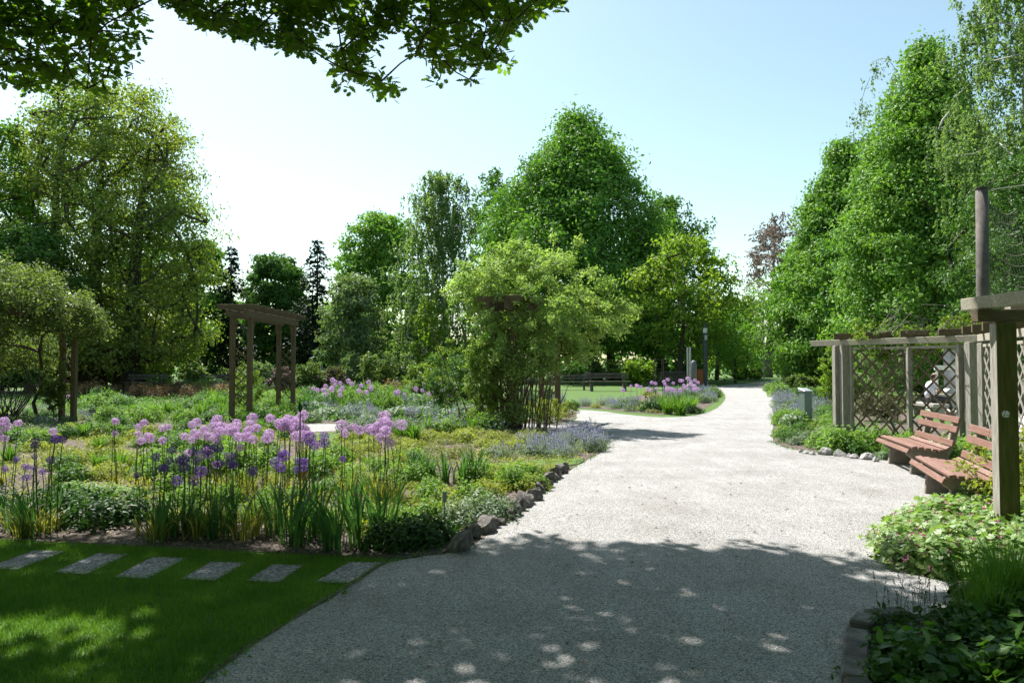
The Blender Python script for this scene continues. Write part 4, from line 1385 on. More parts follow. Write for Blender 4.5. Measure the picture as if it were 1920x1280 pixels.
skin_body('trousers', {'pelvis': ((0, 0, .50), (.155, .16)), 'hL': ((.06, -.1, .52), .115), 'kL': ((.50, -.12, .56), .085), 'aL': ((.64, -.12, .18), .062),
                       'hR': ((.06, .1, .52), .115), 'kR': ((.50, .13, .56), .085), 'aR': ((.585, .13, .18), .062)},
          [('pelvis', 'hL'), ('hL', 'kL'), ('kL', 'aL'), ('pelvis', 'hR'), ('hR', 'kR'), ('kR', 'aR')], 'trousers', root)
skin_body('hair', {'a': ((.165, 0, 1.33), (.10, .095)), 'b': ((.14, 0, 1.24), (.08, .085)), 'c': ((.12, 0, 1.15), (.05, .06))}, [('a', 'b'), ('b', 'c')], 'hair', root)
for y, x in ((-.12, .75), (.13, .69)):
    MB().box((x, y, .04), (.27, .1, .08)).obj('shoe', 'shoe', root, bevel=.02)
MB().box((.50, 0, .80), (.2, .3, .015), R=np.array([[.8, 0, -.6], [0, 1, 0], [.6, 0, .8]])).obj('book', 'white', root)
b = empty('stone_bench', (pp[0], pp[1], 0)); thing(b, 'low stone seat under the person behind the lattice', 'bench')
MB().box((-.05, 0, .36), (.5, 1.5, .1)).obj('seat', 'concrete', b, bevel=.01)
for y in (-.55, .55):
    MB().box((-.05, y, .155), (.36, .14, .31)).obj('leg', 'concrete', b)

# fallen leaves and twigs on the gravel
mb = MB(); rs = np.random.default_rng(97)
P = np.stack([rs.random(900) * 9 - 3, 3.4 + rs.random(900) * 8], 1)
P = P[in_poly(P[:, 0], P[:, 1], GRAVEL)][:260]
put_leaves(mb, np.column_stack([P, np.full(len(P), .018)]), .02 + .035 * rs.random(len(P)), rs.normal(size=(len(P), 3)) * .25 + [0, 0, 1], LEAF, rs=rs)
g = mb.obj('fallen_leaves', 'chip', kind='stuff'); thing(g, 'small brown leaves scattered over the gravel path', 'leaves')
# small weeds along the edges of the path
mb = MB(); k = 0
PG = np.array(GRAVEL)
E = []
for i in range(len(PG)):
    a, b = PG[i], PG[(i + 1) % len(PG)]
    if 2 < a[1] < 16 and 2 < b[1] < 16:
        m = int(np.linalg.norm(b - a) * 90)
        t = rs.random(m)[:, None]
        E.append(a + (b - a) * t + rs.normal(size=(m, 2)) * .05)
E = np.vstack(E)
f = np.sin(E[:, 0] * 6) + np.sin(E[:, 1] * 5 + 1) + rs.normal(size=len(E)) * .5
E = E[f > .1]
put_leaves(mb, np.column_stack([E, .012 + .01 * rs.random(len(E))]), .018 + .03 * rs.random(len(E)), rs.normal(size=(len(E), 3)) * .7 + [0, 0, .8], LEAF, T=rs.normal(size=(len(E), 3)) + [0, 0, .8], rs=rs)
g = mb.obj('edge_weeds', 'p_green', kind='stuff'); thing(g, 'tiny weeds growing along the edges of the gravel path', 'weeds')


# ------------------------------------------------------------------ climbers and shrubs
def foliage_mass(name, mat, root, base, blobs, n, size, seed, tpl=LEAF, cane_mat='cane', root_pts=None, cane_r=.03, twigs=140, up=.5, cname='canes', tip_r=.004, spray=0.0):
    """leaves clustered on twigs through a set of ellipsoids (centre, radii)"""
    rs = np.random.default_rng(seed)
    vol = np.array([r[0] * r[1] * r[2] for _, r in blobs]) ** .66
    pick = rs.choice(len(blobs), size=twigs, p=vol / vol.sum())
    C = []
    for i in pick:
        c, r = blobs[i]
        u = unit(rs.normal(size=3)) * (.45 + .6 * rs.random() ** .8)
        if u[2] < 0:
            u[2] *= .75
        C.append(np.array(c) + u * np.array(r))
    C = np.array(C) - base
    mb = MB()
    per = n // twigs
    c = np.repeat(np.arange(twigs), per)
    k = len(c)
    mr = np.mean([min(r) for _, r in blobs])
    u = unit(rs.normal(size=(k, 3))) * (rs.random(k) ** .5)[:, None] * mr * .34
    u[:, 2] *= .8
    if spray:
        dirn = unit(C - np.array(blobs[0][0]) + base + rs.normal(size=C.shape) * .3)
        u += dirn[c] * (rs.random(k) * spray)[:, None]
    N = u / mr * 1.2 + rs.normal(size=(k, 3)) * .6 + np.array([0, 0, up])
    P = C[c] + u
    ok = P[:, 2] > .03
    put_leaves(mb, P[ok], size * (.6 + .8 * rs.random(ok.sum())), N[ok], tpl, rs=rs)
    mb.obj(name, mat, root)
    if cane_mat:
        tb = MB()
        rp = root_pts if root_pts is not None else [(0, 0, 0), (0, 0, .3)]
        Pk, par, r = skeleton(C, rp, cane_r, tip_r)
        for i in range(1, len(Pk)):
            a, b = Pk[par[i]], Pk[i]
            L = np.linalg.norm(b - a)
            m = (a + b) / 2 + rs.normal(size=3) * L * .12
            tb.tube([a, m, b], [min(r[par[i]], r[i] * 1.5), r[i], r[i] * .8], 4, cap=False)
        return tb
    return None


# climbing rose over the middle arch
D = 18.6; s = D / FPX
def B_(px, py, rx, ry, rz, dd=0):
    p = PD(px, py, D + dd)
    return (p, (rx * s, ry * s, rz * s))
base = G(958, 803); base[2] = 0
root = empty('climbing_rose', base); thing(root, 'huge pale green climbing rose arching over the middle wooden arch', 'climbing rose')
bl = [B_(995, 540, 115, 95, 56, .6), B_(1075, 595, 100, 90, 54, -.1), B_(945, 525, 85, 90, 48, .9), B_(895, 560, 48, 60, 46, 1), B_(1128, 596, 50, 60, 38, -.2),
      B_(1010, 500, 60, 50, 34, 1.4), B_(1060, 480, 16, 16, 20, 1.5), B_(1035, 650, 50, 50, 38), B_(1085, 640, 40, 40, 30), B_(975, 600, 70, 50, 36), B_(985, 660, 60, 50, 42, -.5), B_(925, 640, 40, 40, 60, -.3),
      B_(1035, 455, 12, 20, 26, 1), B_(1075, 460, 14, 20, 12, 1), B_(1118, 530, 24, 24, 20), B_(960, 480, 34, 30, 22, 1), B_(1160, 572, 22, 24, 20), B_(862, 540, 20, 24, 18, 1)]
tb = foliage_mass('leaves', 'rose', root, base, bl, 38000, .083, 1, twigs=520, root_pts=[(0, 0, 0), (.1, .2, 1.2), (.35, .5, 2.2), (.5, .9, 2.9)], cane_r=.05, spray=.35)
rs = np.random.default_rng(3)
for i in range(75):
    x0 = rs.normal() * .5 + .1; y0 = rs.normal() * .25
    pts = [(x0, y0, 0)]
    dx = rs.normal() * .22 + x0 * .5; dy = rs.normal() * .1
    hh = 1.6 + rs.random() * 1.7
    for j in range(1, 7):
        f = j / 6
        pts.append((x0 + dx * f ** 1.5 + rs.normal() * .03, y0 + dy * f + .3 * f, hh * f))
    tb.tube(pts, np.linspace(.017, .006, 7) * (.7 + .6 * rs.random()), 4, cap=False)
for i in range(170):    # dead tangle low down
    p = np.array([rs.normal() * .55 + .0, rs.normal() * .25, rs.random() * 1.7])
    q = p + rs.normal(size=3) * .28
    q[2] = max(q[2], .03)
    m = (p + q) / 2 + rs.normal(size=3) * .07
    tb.tube([p, m, q], .005, 3, cap=False)
# long arching shoots
for i in range(60):
    c, r = bl[rs.integers(0, 6)]
    u = unit(rs.normal(size=3) + [0, 0, .5]); p = np.array(c) - base + u * np.array(r) * .8
    q = p + u * (.25 + .45 * rs.random()); e = q + u * .2 - [0, 0, .15 * rs.random()]
    tb.tube([p, q, e], [.006, .004, .002], 3, cap=False)
    mb2 = None
tb.obj('canes', 'cane', root)
mb = MB()
rs = np.random.default_rng(4)
k = 15000
P = np.stack([rs.normal(size=k) * .5 - .05, rs.normal(size=k) * .3 - .1, .15 + rs.random(k) * 2.1], 1)
P = P[(np.sin(P[:, 0] * 7 + 1) + np.sin(P[:, 2] * 5) + rs.normal(size=len(P)) * .6) > .1]
put_leaves(mb, P, .055 * (.6 + .8 * rs.random(len(P))), rs.normal(size=P.shape) + [0, -.3, .5], LEAF, rs=rs)
mb.obj('lower_leaves', 'rose', root)
# evergreen shrubs at its left side
def shrub(px, py, wpx, hpx, mat, label, n=2600, size=.07, seed=1, dd=0.0, name='garden_shrub', cat='shrub', group=None, auto=False, twigs=70, tpl=LEAF, cane='cane'):
    p = G(px, py); s_ = p[1] / FPX
    w, h = wpx * s_ / 2, hpx * s_
    root = empty(name, p); thing(root, label, cat, group, auto)
    bl_ = [((p[0], p[1], h * .55), (w, w * .9, h * .5)), ((p[0] - w * .45, p[1], h * .42), (w * .6, w * .6, h * .42)), ((p[0] + w * .45, p[1] + .1, h * .45), (w * .6, w * .6, h * .42))]
    t = foliage_mass('leaves', mat, root, p, bl_, n, size, seed, twigs=twigs, tpl=tpl, cane_r=.02 + w * .012, tip_r=.004 + p[1] * .00008, cane_mat=cane)
    if t:
        t.obj('stems', cane, root)
    return root


shrub(905, 806, 75, 180, 'shrub_bright', 'tall bright green shrub hugging the left side of the climbing rose', 6500, .06, 5, twigs=110)
shrub(845, 775, 90, 120, 'lime_dark', 'dark rounded evergreen shrub with sunlit tips left of the climbing rose', 4200, .085, 6)
shrub(835, 768, 70, 128, 'shrub_bright', 'sunlit upright shrub behind the dark evergreen left of the rose', 2600, .08, 7)
shrub(1035, 793, 96, 46, 'p_lime', 'low bright green mound beside the gravel right of the climbing rose', 4200, .05, 8)

# climber over the far left arch
D = 20.5; s = D / FPX
base = np.array([*PD(60, 700, 20.5)[:2], 0])
root = empty('climbing_vine', base); thing(root, 'olive green climber heaped over the arch at far left', 'climber')
bl = [B_(20, 570, 95, 90, 74, -.8), B_(105, 588, 62, 80, 50, -.2), B_(-50, 590, 95, 90, 80, -1.5), B_(155, 606, 36, 50, 38), B_(-20, 660, 60, 60, 60, 1), B_(60, 660, 55, 50, 55, 1)]
tb = foliage_mass('leaves', 'vine', root, base, bl, 32000, .09, 9, twigs=460, root_pts=[(0, .3, 0), (0, .4, 1), (0, .3, 2)], cane_r=.06, spray=.2)
for i in range(24):
    a = rs.random() * 6.28
    x0 = -.35 + rs.normal() * .2
    tb.tube([(x0, -.4, 0), (x0 + math.cos(a) * .4, -.4 + math.sin(a) * .2, .5), (x0 + math.cos(a) * .9, -.4 + math.sin(a) * .4, 1.1 + .4 * rs.random())], [.022, .014, .006], 5, cap=False)
tb.obj('canes', 'bark', root)
shrub(100, 790, 50, 130, 'vine', 'leafy column climbing the left post of the arch at far left', 3600, .07, 10)

shrub(462, 782, 58, 105, 'shrub_bright', 'leafy shrub growing up the near posts of the open wooden arch', 2600, .07, 11)
# ------------------------------------------------------------------ background shrubs
BG = [(225, 722, 60, 62, 'shrub_bright', 'bright bushy shrub just right of the huge trunk'), (205, 722, 52, 48, 'shrub', 'lower shrub touching the huge trunk'), (298, 722, 44, 42, 'maple', 'small yellow green bush behind the left bench'),
      (362, 726, 50, 44, 'greyleaf', 'grey green bush between the two left benches'), (432, 728, 44, 40, 'shrub', 'dark green bush behind the open arch'), (480, 735, 60, 60, 'greyleaf', 'silvery bush inside the open arch'),
      (525, 750, 40, 66, 'copper', 'brown bush behind the right posts of the open arch'), (580, 742, 66, 60, 'shrub', 'olive rose bush right of the open arch'), (622, 742, 62, 52, 'twiggy', 'brownish twiggy bush right of the open arch'),
      (664, 730, 70, 64, 'greyleaf', 'pale leafy rose bush behind the slim black frame'), (708, 733, 66, 70, 'shrub', 'loose pale rose bush right of the slim black frame'), (752, 730, 70, 66, 'greyleaf', 'grey green rose bush in the far centre'),
      (790, 738, 60, 56, 'shrub_bright', 'bright rose bush left of the dark evergreen'), (800, 752, 62, 44, 'shrub', 'loose green bush behind the far alliums'), (1168, 722, 60, 46, 'shrub_bright', 'sunny bush right of the lime trunk'),
      (1200, 724, 60, 56, 'maple', 'yellow green bush behind the island bed alliums'), (1232, 716, 50, 50, 'shrub_bright', 'bright bush behind the black plant frame'), (1400, 712, 60, 20, 'shrub_bright', 'low bush on the far lawn edge'),
      (1572, 770, 66, 130, 'maple', 'large yellow green bush left of the trellis fence'), (1605, 765, 60, 70, 'greyleaf', 'feathery grey green bush behind the fence posts'), (1500, 735, 70, 30, 'shrub', 'low bush under the standing stone'),
      (1640, 762, 100, 130, 'greyleaf', 'white flowering bush seen through the left lattice bay'), (1700, 752, 80, 120, 'lime_dark', 'dark bush behind the middle of the lattice'), (1660, 790, 110, 55, 'twiggy', 'olive twiggy bush low behind the lattice'),
      (1740, 735, 70, 60, 'shrub', 'bush behind the seated person'), (30, 735, 70, 50, 'shrub', 'bush in the shade at the far left edge'), (1075, 724, 50, 44, 'lime_dark', 'dark bush in the shade left of the lime trunk'), (1110, 722, 60, 56, 'shrub', 'shaded bush behind the dark bench'),
      (1290, 716, 60, 44, 'lime_dark', 'dark bush behind the steel uprights'), (1530, 722, 60, 34, 'hornbeam', 'green bush right of the standing stone'), (60, 725, 90, 40, 'shrub', 'low bush line behind the far left arch')]
for i, (px, py, w, h, m_, lb) in enumerate(BG):
    D_ = G(px, py)[1]
    shrub(px, py, w, h, m_, lb, 2600 if i % 3 else 3200, max(.06, D_ * 3.0 / 720), 200 + i, name='garden_shrub', group='shrubs round the beds', twigs=80, cane='cane' if D_ < 60 else None)

# trailing shoots on top of the trellis fence
cb = np.array([*PD(1700, 700, 13.8)[:2], 0])
root = empty('climbing_vine', cb); thing(root, 'pale climber sprawling along the top beam of the trellis fence', 'climber')
D = 13.9; s = D / FPX
bl = [B_(1635, 628, 40, 30, 20, .6), B_(1695, 628, 55, 30, 18, .3), B_(1720, 650, 40, 20, 16, .4), B_(1800, 612, 50, 30, 22, 0), B_(1860, 606, 40, 30, 22, -.5), B_(1760, 640, 40, 20, 14, 0), B_(1650, 655, 30, 20, 18, .4)]
tb = foliage_mass('leaves', 'shrub_bright', root, cb, bl, 7200, .06, 15, twigs=170, root_pts=[(.1, .25, 0), (.1, .22, 1.2), (0, .2, 2.1)], cane_r=.03, spray=.2)
rs = np.random.default_rng(16)
for i in range(26):
    x = PD(1640 + rs.random() * 220, 630, 13.6 - rs.random())
    p = np.array([x[0], x[1], 2.2]) - cb
    q = p + np.array([rs.normal() * .35, rs.normal() * .2, .15 + rs.random() * .4]); e = q + np.array([rs.normal() * .3, 0, .1 * rs.normal()])
    tb.tube([p, q, e], [.009, .006, .002], 4, cap=False)
tb.obj('canes', 'grey_bark', root)


# ------------------------------------------------------------------ perennials
def mound(name, mat, r, h, n, size, seed, tpl=LEAF, flowers=None, spikes=None, erect=.6, bare=False):
    rs = np.random.default_rng(seed)
    mb = MB()
    u = unit(rs.normal(size=(n, 3))); u[:, 2] = np.abs(u[:, 2])
    rad = (.35 + .65 * rs.random(n) ** .6) * (1 + .18 * np.sin(5 * np.arctan2(u[:, 1], u[:, 0]) + seed))
    P = u * rad[:, None] * np.array([r, r, h]) + np.array([0, 0, .01])
    N = u * .8 + rs.normal(size=(n, 3)) * .5 + np.array([0, 0, erect])
    put_leaves(mb, P, size * (.55 + .9 * rs.random(n)), N, tpl, T=u + rs.normal(size=(n, 3)) * .5 + [0, 0, .35], rs=rs)
    if not flowers and not spikes:
        return mb.mesh(name, mat)
    root_parts = [('leaves', mb.mesh('leaves', mat))]
    fb = MB(); sb = MB()
    if spikes:
        cnt, fm, L, fs = spikes
        for i in range(cnt):
            v = unit(rs.normal(size=3)); v[2] = abs(v[2]) + .35; v = unit(v)
            p = v * np.array([r, r, h]) * .75
            e = p + (v * .5 + [0, 0, .8]) * L * (.6 + .6 * rs.random())
            sb.tube([p, e], [.0025, .0015], 3, cap=False)
            k = 12
            t = .3 + .7 * rs.random(k)
            Q = p + (e - p) * t[:, None] + rs.normal(size=(k, 3)) * fs * .35
            put_leaves(fb, Q, fs * (.7 + .6 * rs.random(k)), rs.normal(size=(k, 3)), LEAF, rs=rs)
    if flowers:
        cnt, fm, fs = flowers
        v = unit(rs.normal(size=(cnt, 3))); v[:, 2] = np.abs(v[:, 2]) + .2
        p = unit(v) * np.array([r, r, h]) * 1.04
        k = 5
        Q = np.repeat(p, k, 0)
        put_leaves(fb, Q, fs * (.8 + .4 * rs.random(len(Q))), rs.normal(size=Q.shape) + np.repeat(unit(v), k, 0), LEAF, rs=rs)
    root_parts.append(('flowers', fb.mesh('flowers', fm)))
    if spikes:
        root_parts.append(('stems', sb.mesh('stems', 'stem')))
    return root_parts


def blades(mat, n, L, w, spread, seed, stiff=.85, segs=4, r0=.05):
    rs = np.random.default_rng(seed)
    mb = MB()
    a = rs.random(n) * 6.283
    out = np.stack([np.cos(a), np.sin(a), np.zeros(n)], 1)
    wd = np.stack([-np.sin(a + rs.normal(size=n) * .8), np.cos(a + rs.normal(size=n) * .8), np.zeros(n)], 1)
    ln = L * (.55 + .5 * rs.random(n))
    lean = spread * (.15 + rs.random(n))
    b = out * (r0 * rs.random(n))[:, None]
    rows = []
    for j in range(segs + 1):
        t = j / segs
        ww = w * (1 - t ** 2.2) * (.75 + .5 * t if t < .5 else 1) * (.8 + .1)
        c = b + out * (lean * ln * t ** (1.2 + 1.4 * (stiff)))[:, None] + np.array([0, 0, 1]) * (ln * (t - (1 - stiff) * t ** 3 * lean * 1.2))[:, None]
        rows.append((c - wd * ww / 2 + 0, c + wd * ww / 2))
    V = np.stack([np.stack(rw, 1) for rw in rows], 1)        # n, segs+1, 2, 3
    V = V.reshape(n, -1, 3)
    F = np.array([[2 * j, 2 * j + 1, 2 * j + 3, 2 * j + 2] for j in range(segs)])
    FF = (F[None] + np.arange(n)[:, None, None] * (2 * segs + 2)).reshape(-1, 4)
    mb.add(V.reshape(-1, 3), FF)
    return mb.mesh('blade_leaves', mat)


class Kind:
    """a kind of plant: meshes to share, the words that describe it"""
    def __init__(self, name, look, cat, parts, group):
        self.name, self.look, self.cat, self.parts, self.group = name, look, cat, parts, group

    def put(self, x, y, s=1.0, rz=None, sz=None):
        rz = random.random() * 6.28 if rz is None else rz
        v = random.choice(self.parts)
        sc = (s, s, s * (sz or random.uniform(.85, 1.2)))
        if isinstance(v, list):
            root = link(self.name, None, None, (x, y, 0), rz, sc)
            for nm, me in v:
                link(nm, me, root)
        else:
            root = link(self.name, v, None, (x, y, 0), rz, sc)
        thing(root, self.look, self.cat, self.group, auto=True)
        return root


K = {}
def kind(key, name, look, cat, parts, group):
    K[key] = Kind(name, look, cat, parts, group)

kind('green', 'leafy_perennial', 'rounded green leafy plant', 'plant', [mound('leafy_perennial', 'p_green', .26, .26, 900, .05, 400 + i) for i in range(3)], 'green leafy perennials')
kind('bright', 'geranium_clump', 'bright green leafy mound', 'plant', [mound('geranium_clump', 'p_bright', .28, .3, 1000, .055, 410 + i) for i in range(3)], 'bright green perennials')
kind('lime', 'spurge_plant', 'yellow green small leaved plant', 'plant', [mound('spurge_plant', 'p_lime', .24, .17, 620, .042, 420 + i) for i in range(3)], 'yellow green perennials')
kind('dark', 'leafy_perennial', 'dark green leafy clump', 'plant', [mound('leafy_perennial', 'p_dark', .28, .26, 900, .055, 430 + i) for i in range(2)], 'dark green perennials')
kind('silver', 'silver_leaved_mound', 'silvery green fine leaved mound', 'plant', [mound('silver_leaved_mound', 'p_silver', .26, .22, 1300, .04, 440 + i) for i in range(2)], 'silvery perennials')
kind('olive', 'sedum_cushion', 'low olive green cushion', 'plant', [mound('sedum_cushion', 'p_olive', .25, .12, 620, .035, 450 + i) for i in range(3)], 'low olive cushions')
kind('cat', 'catmint', 'grey catmint with lavender blue spikes', 'plant', [mound('catmint', 'p_silver', .26, .2, 800, .032, 460 + i, spikes=(34, 'lavender', .16, .018)) for i in range(3)], 'catmint clumps')
kind('white', 'flowering_perennial', 'green mound with small white flowers', 'plant', [mound('flowering_perennial', 'p_green', .28, .24, 850, .045, 470 + i, flowers=(46, 'whiteflower', .035)) for i in range(2)], 'white flowering perennials')
kind('pink', 'cranesbill', 'lobed cranesbill with small pink flowers', 'plant', [mound('cranesbill', 'cranes', .3, .27, 620, .068, 480 + i, tpl=PALM, flowers=(22, 'pinkflower', .03), erect=.9) for i in range(3)], 'cranesbill carpet by the pergola post')
kind('red', 'rose_bush', 'low rose bush with reddish leaves', 'rose bush', [mound('rose_bush', 'shrub_red', .34, .5, 800, .06, 490 + i) for i in range(2)], 'reddish rose bushes in the far bed')
kind('iris', 'iris_plant', 'upright clump of sword shaped leaves', 'plant', [blades('sword', 30, .60, .030, .62, 500 + i, .9, r0=.16) for i in range(3)], 'sword leaved iris clumps')
kind('day', 'daylily_plant', 'fountain of arching strap leaves', 'plant', [blades('strap', 110, .48, .02, .85, 510 + i, .55, 5, .1) for i in range(3)], 'arching strap leaved clumps')
kind('yell', 'allium_foliage', 'clump of narrow yellowing leaves', 'plant', [blades('yellowing', 46, .42, .014, .85, 520 + i, .7, 4, .12) for i in range(2)], 'yellowing leaf clumps')
kind('tallgrass', 'grass_tuft', 'tuft of fine upright green grass', 'grass tuft', [blades('strap', 90, .55, .006, .5, 530 + i, .8, 4, .1) for i in range(2)], 'fine grass tufts')
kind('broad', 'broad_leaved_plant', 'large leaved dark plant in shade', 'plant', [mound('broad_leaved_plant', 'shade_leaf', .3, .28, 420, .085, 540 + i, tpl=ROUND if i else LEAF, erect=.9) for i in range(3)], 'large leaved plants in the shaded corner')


def scatter(poly, n, kinds, smin, smax, seed, mind=.0):
    """plants over a bed region given by survey points"""
    rs = np.random.default_rng(seed)
    W_ = np.array(ws(poly))
    lo, hi = W_.min(0), W_.max(0)
    names = [k for k, w in kinds]; w = np.array([w for k, w in kinds], float); w /= w.sum()
    got = []
    tries = 0
    while len(got) < n and tries < n * 40:
        tries += 1
        p = lo + rs.random(2) * (hi - lo)
        if not in_poly(p[0], p[1], W_):
            continue
        if mind and any((p[0] - q[0]) ** 2 + (p[1] - q[1]) ** 2 < mind ** 2 for q in got):
            continue
        got.append(p)
        random.seed(int(rs.integers(1e9)))
        K[names[rs.choice(len(names), p=w)]].put(p[0], p[1], smin + rs.random() * (smax - smin))


def at(key, lst, s=1.0):
    for t in lst:
        p = G(t[0], t[1])
        K[key].put(p[0], p[1], t[2] if len(t) > 2 else s, sz=t[3] if len(t) > 3 else None)


random.seed(9)
# near bed, front edge
at('iris', [(300, 1012, .9), (345, 1004, .95), (405, 1010, .9), (440, 1000, .85), (545, 1026, 1.1), (590, 1010, 1.15), (630, 1030, 1.1), (672, 1022, 1.15), (715, 1004, 1.0), (520, 1004, .9), (650, 985, 1.0)])
at('iris', [(770, 900, .85), (800, 905, .95), (835, 906, 1.0), (868, 908, 1.0), (892, 905, .9), (790, 890, .8)])
at('iris', [(20, 1000, .75), (60, 1006, .8), (-10, 985, .8), (110, 985, .7)])
at('yell', [(290, 1015, 1), (370, 1008, 1.1), (455, 1012, 1), (480, 1004, 1), (40, 1008, 1), (75, 1000, .9), (430, 925, .9), (465, 930, .9), (505, 920, 1), (655, 930, 1.1), (700, 938, 1.2), (735, 940, 1.1), (90, 870, .9)])
at('day', [(320, 1000, .75), (385, 1002, .8), (420, 992, .75), (470, 985, .7), (360, 985, .7), (610, 1000, .8), (560, 1010, .8)])
at('day', [(185, 878, .9), (225, 880, .95), (18, 868, .9), (-20, 872, .9), (690, 880, .7), (745, 868, .8), (595, 930, .7)])
at('dark', [(120, 975, 1.1), (190, 985, 1.2), (250, 975, 1.0), (100, 960, 1.0), (160, 955, 1.0), (725, 1025, .9), (770, 1022, 1.0), (810, 1012, .95), (60, 965, .8), (-30, 960, 1)])
at('silver', [(870, 985, 1.1), (905, 975, 1.2), (935, 968, .8), (50, 815, 1.2), (20, 822, 1.2), (80, 812, 1)])
at('bright', [(165, 925, .8, .5), (205, 928, .85, .5), (245, 932, .8, .5), (130, 918, .7, .5)])
at('lime', [(640, 975, .7), (720, 965, .8), (770, 975, .75), (800, 960, .8), (745, 990, .7), (860, 945, .8), (840, 930, .7), (905, 930, .9), (940, 920, .8), (560, 960, .7), (600, 980, .6), (485, 960, .7), (520, 965, .6)])
scatter([(880, 935), (1000, 925), (1050, 885), (1050, 875), (920, 885), (850, 905)], 30, [('lime', 3), ('bright', 1)], .6, .95, 21)
scatter([(100, 905), (280, 905), (280, 862), (110, 850)], 24, [('lime', 4), ('green', 1)], .7, 1.1, 22)
scatter([(270, 905), (450, 900), (450, 845), (300, 835)], 22, [('bright', 3), ('green', 1), ('lime', 1)], .8, 1.3, 23)
scatter([(430, 900), (640, 905), (650, 850), (430, 850)], 34, [('lime', 3), ('bright', 2), ('green', 1)], .7, 1.15, 24)
scatter([(640, 930), (780, 920), (790, 860), (640, 860)], 26, [('lime', 3), ('bright', 1)], .7, 1.1, 25)
scatter([(640, 1005), (840, 1005), (900, 945), (820, 905), (700, 930)], 20, [('lime', 3), ('bright', 1)], .55, .85, 53)
scatter([(270, 985), (640, 985), (640, 905), (280, 905)], 26, [('lime', 3), ('bright', 2)], .5, .85, 54)
scatter([(0, 850), (560, 845), (560, 808), (0, 812)], 64, [('bright', 2), ('green', 2), ('lime', 3), ('day', 1.5)], .7, 1.2, 26)
scatter([(740, 858), (900, 862), (1000, 850), (1050, 815), (800, 812), (740, 825)], 60, [('olive', 5), ('lime', 3)], .8, 1.3, 27)
scatter([(910, 866), (1060, 858), (1120, 848), (1128, 815), (1070, 818), (1000, 842)], 30, [('cat', 1)], .8, 1.25, 28)
scatter([(640, 860), (760, 858), (790, 815), (640, 818)], 16, [('lime', 3), ('olive', 1)], .7, 1, 29)
scatter([(-300, 960), (0, 970), (0, 860), (-300, 850)], 16, [('green', 2), ('dark', 1), ('lime', 2)], .8, 1.1, 30)
# second band behind the narrow path
scatter([(560, 793), (900, 793), (890, 776), (560, 776)], 52, [('white', 2), ('cat', 2), ('green', 2), ('silver', 1)], 1.0, 1.5, 31)
scatter([(180, 800), (560, 795), (560, 775), (200, 778)], 44, [('bright', 2), ('green', 2), ('day', 3), ('white', 1), ('olive', 1)], 1.0, 1.5, 32)
scatter([(-60, 800), (180, 800), (180, 775), (-60, 775)], 18, [('silver', 2), ('cat', 1), ('green', 1), ('olive', 1)], .9, 1.3, 33)
scatter([(560, 775), (880, 775), (860, 752), (560, 752)], 60, [('green', 2), ('bright', 3), ('iris', 1), ('cat', 1), ('white', 1), ('day', 1)], 1.2, 1.9, 34)
scatter([(345, 775), (560, 775), (560, 750), (380, 752)], 34, [('bright', 3), ('green', 2), ('day', 2)], 1.3, 2.0, 35)
scatter([(130, 778), (230, 776), (240, 752), (150, 755)], 18, [('green', 2), ('bright', 2), ('silver', 1), ('iris', 1)], 1.2, 1.8, 36)
scatter([(130, 750), (430, 750), (430, 737), (130, 737)], 40, [('red', 1)], 1.0, 1.5, 37)
scatter([(560, 752), (860, 750), (850, 737), (560, 737)], 46, [('bright', 2), ('green', 2), ('red', .15), ('lime', 1)], 1.5, 2.4, 38)
scatter([(280, 737), (560, 737), (560, 728), (280, 728)], 26, [('silver', 2), ('bright', 2), ('green', 1)], 1.8, 3.0, 39)
scatter([(990, 762), (1070, 770), (1040, 748), (980, 745)], 12, [('dark', 1), ('cat', 1), ('green', 1)], 1.2, 1.7, 40)
for i in range(20):
    px = 655 + i * 14.5
    at(random.choice(['silver', 'green', 'cat', 'day', 'bright']), [(px, 811 + random.random() * 3, random.uniform(1.0, 1.45))])
at('day', [(755, 826, 1.3), (775, 828, 1.2)])
# island bed
scatter([(1048, 762), (1180, 772), (1230, 776), (1230, 752), (1150, 758)], 30, [('silver', 1), ('green', 1), ('cat', 2), ('lime', 1), ('olive', 1)], .9, 1.3, 41)
at('day', [(1252, 776, 1.7), (1275, 778, 1.8), (1295, 774, 1.7), (1240, 768, 1.5), (1264, 772, 1.8), (1285, 770, 1.8)]); at('dark', [(1222, 772, 1.5), (1300, 775, 1.2)])
scatter([(1200, 750), (1340, 748), (1340, 735), (1210, 738)], 26, [('cat', 3), ('green', 1), ('lime', 1), ('silver', 1)], 1.2, 1.8, 42)
scatter([(1290, 768), (1335, 755), (1345, 742), (1290, 748)], 10, [('silver', 1), ('cat', 1)], 1.0, 1.5, 43)
# right bed
scatter([(1448, 828), (1500, 840), (1630, 858), (1640, 835), (1560, 800), (1460, 790)], 40, [('bright', 3), ('green', 2), ('white', 1), ('lime', 1), ('silver', 1)], .9, 1.4, 44)
scatter([(1456, 788), (1560, 795), (1560, 760), (1462, 750)], 26, [('cat', 3), ('silver', 1), ('green', 1)], 1.2, 1.8, 45)
scatter([(1442, 735), (1470, 752), (1560, 755), (1520, 722), (1450, 722)], 34, [('green', 2), ('bright', 2), ('lime', 1), ('olive', 1)], 1.3, 2.2, 46)
scatter([[6.7, 12.9], [7.0, 14.2], [8.2, 12.2], [7.4, 10.2], [6.9, 10.4], [7.0, 11.6]], 40, [('bright', 3), ('green', 2), ('white', 1)], .9, 1.35, 47)
scatter([[6.5, 10.2], [7.3, 10.2], [6.5, 8.0], [5.9, 7.0], [5.6, 7.6], [6.2, 9.0]], 26, [('green', 2), ('bright', 2)], .8, 1.2, 48)
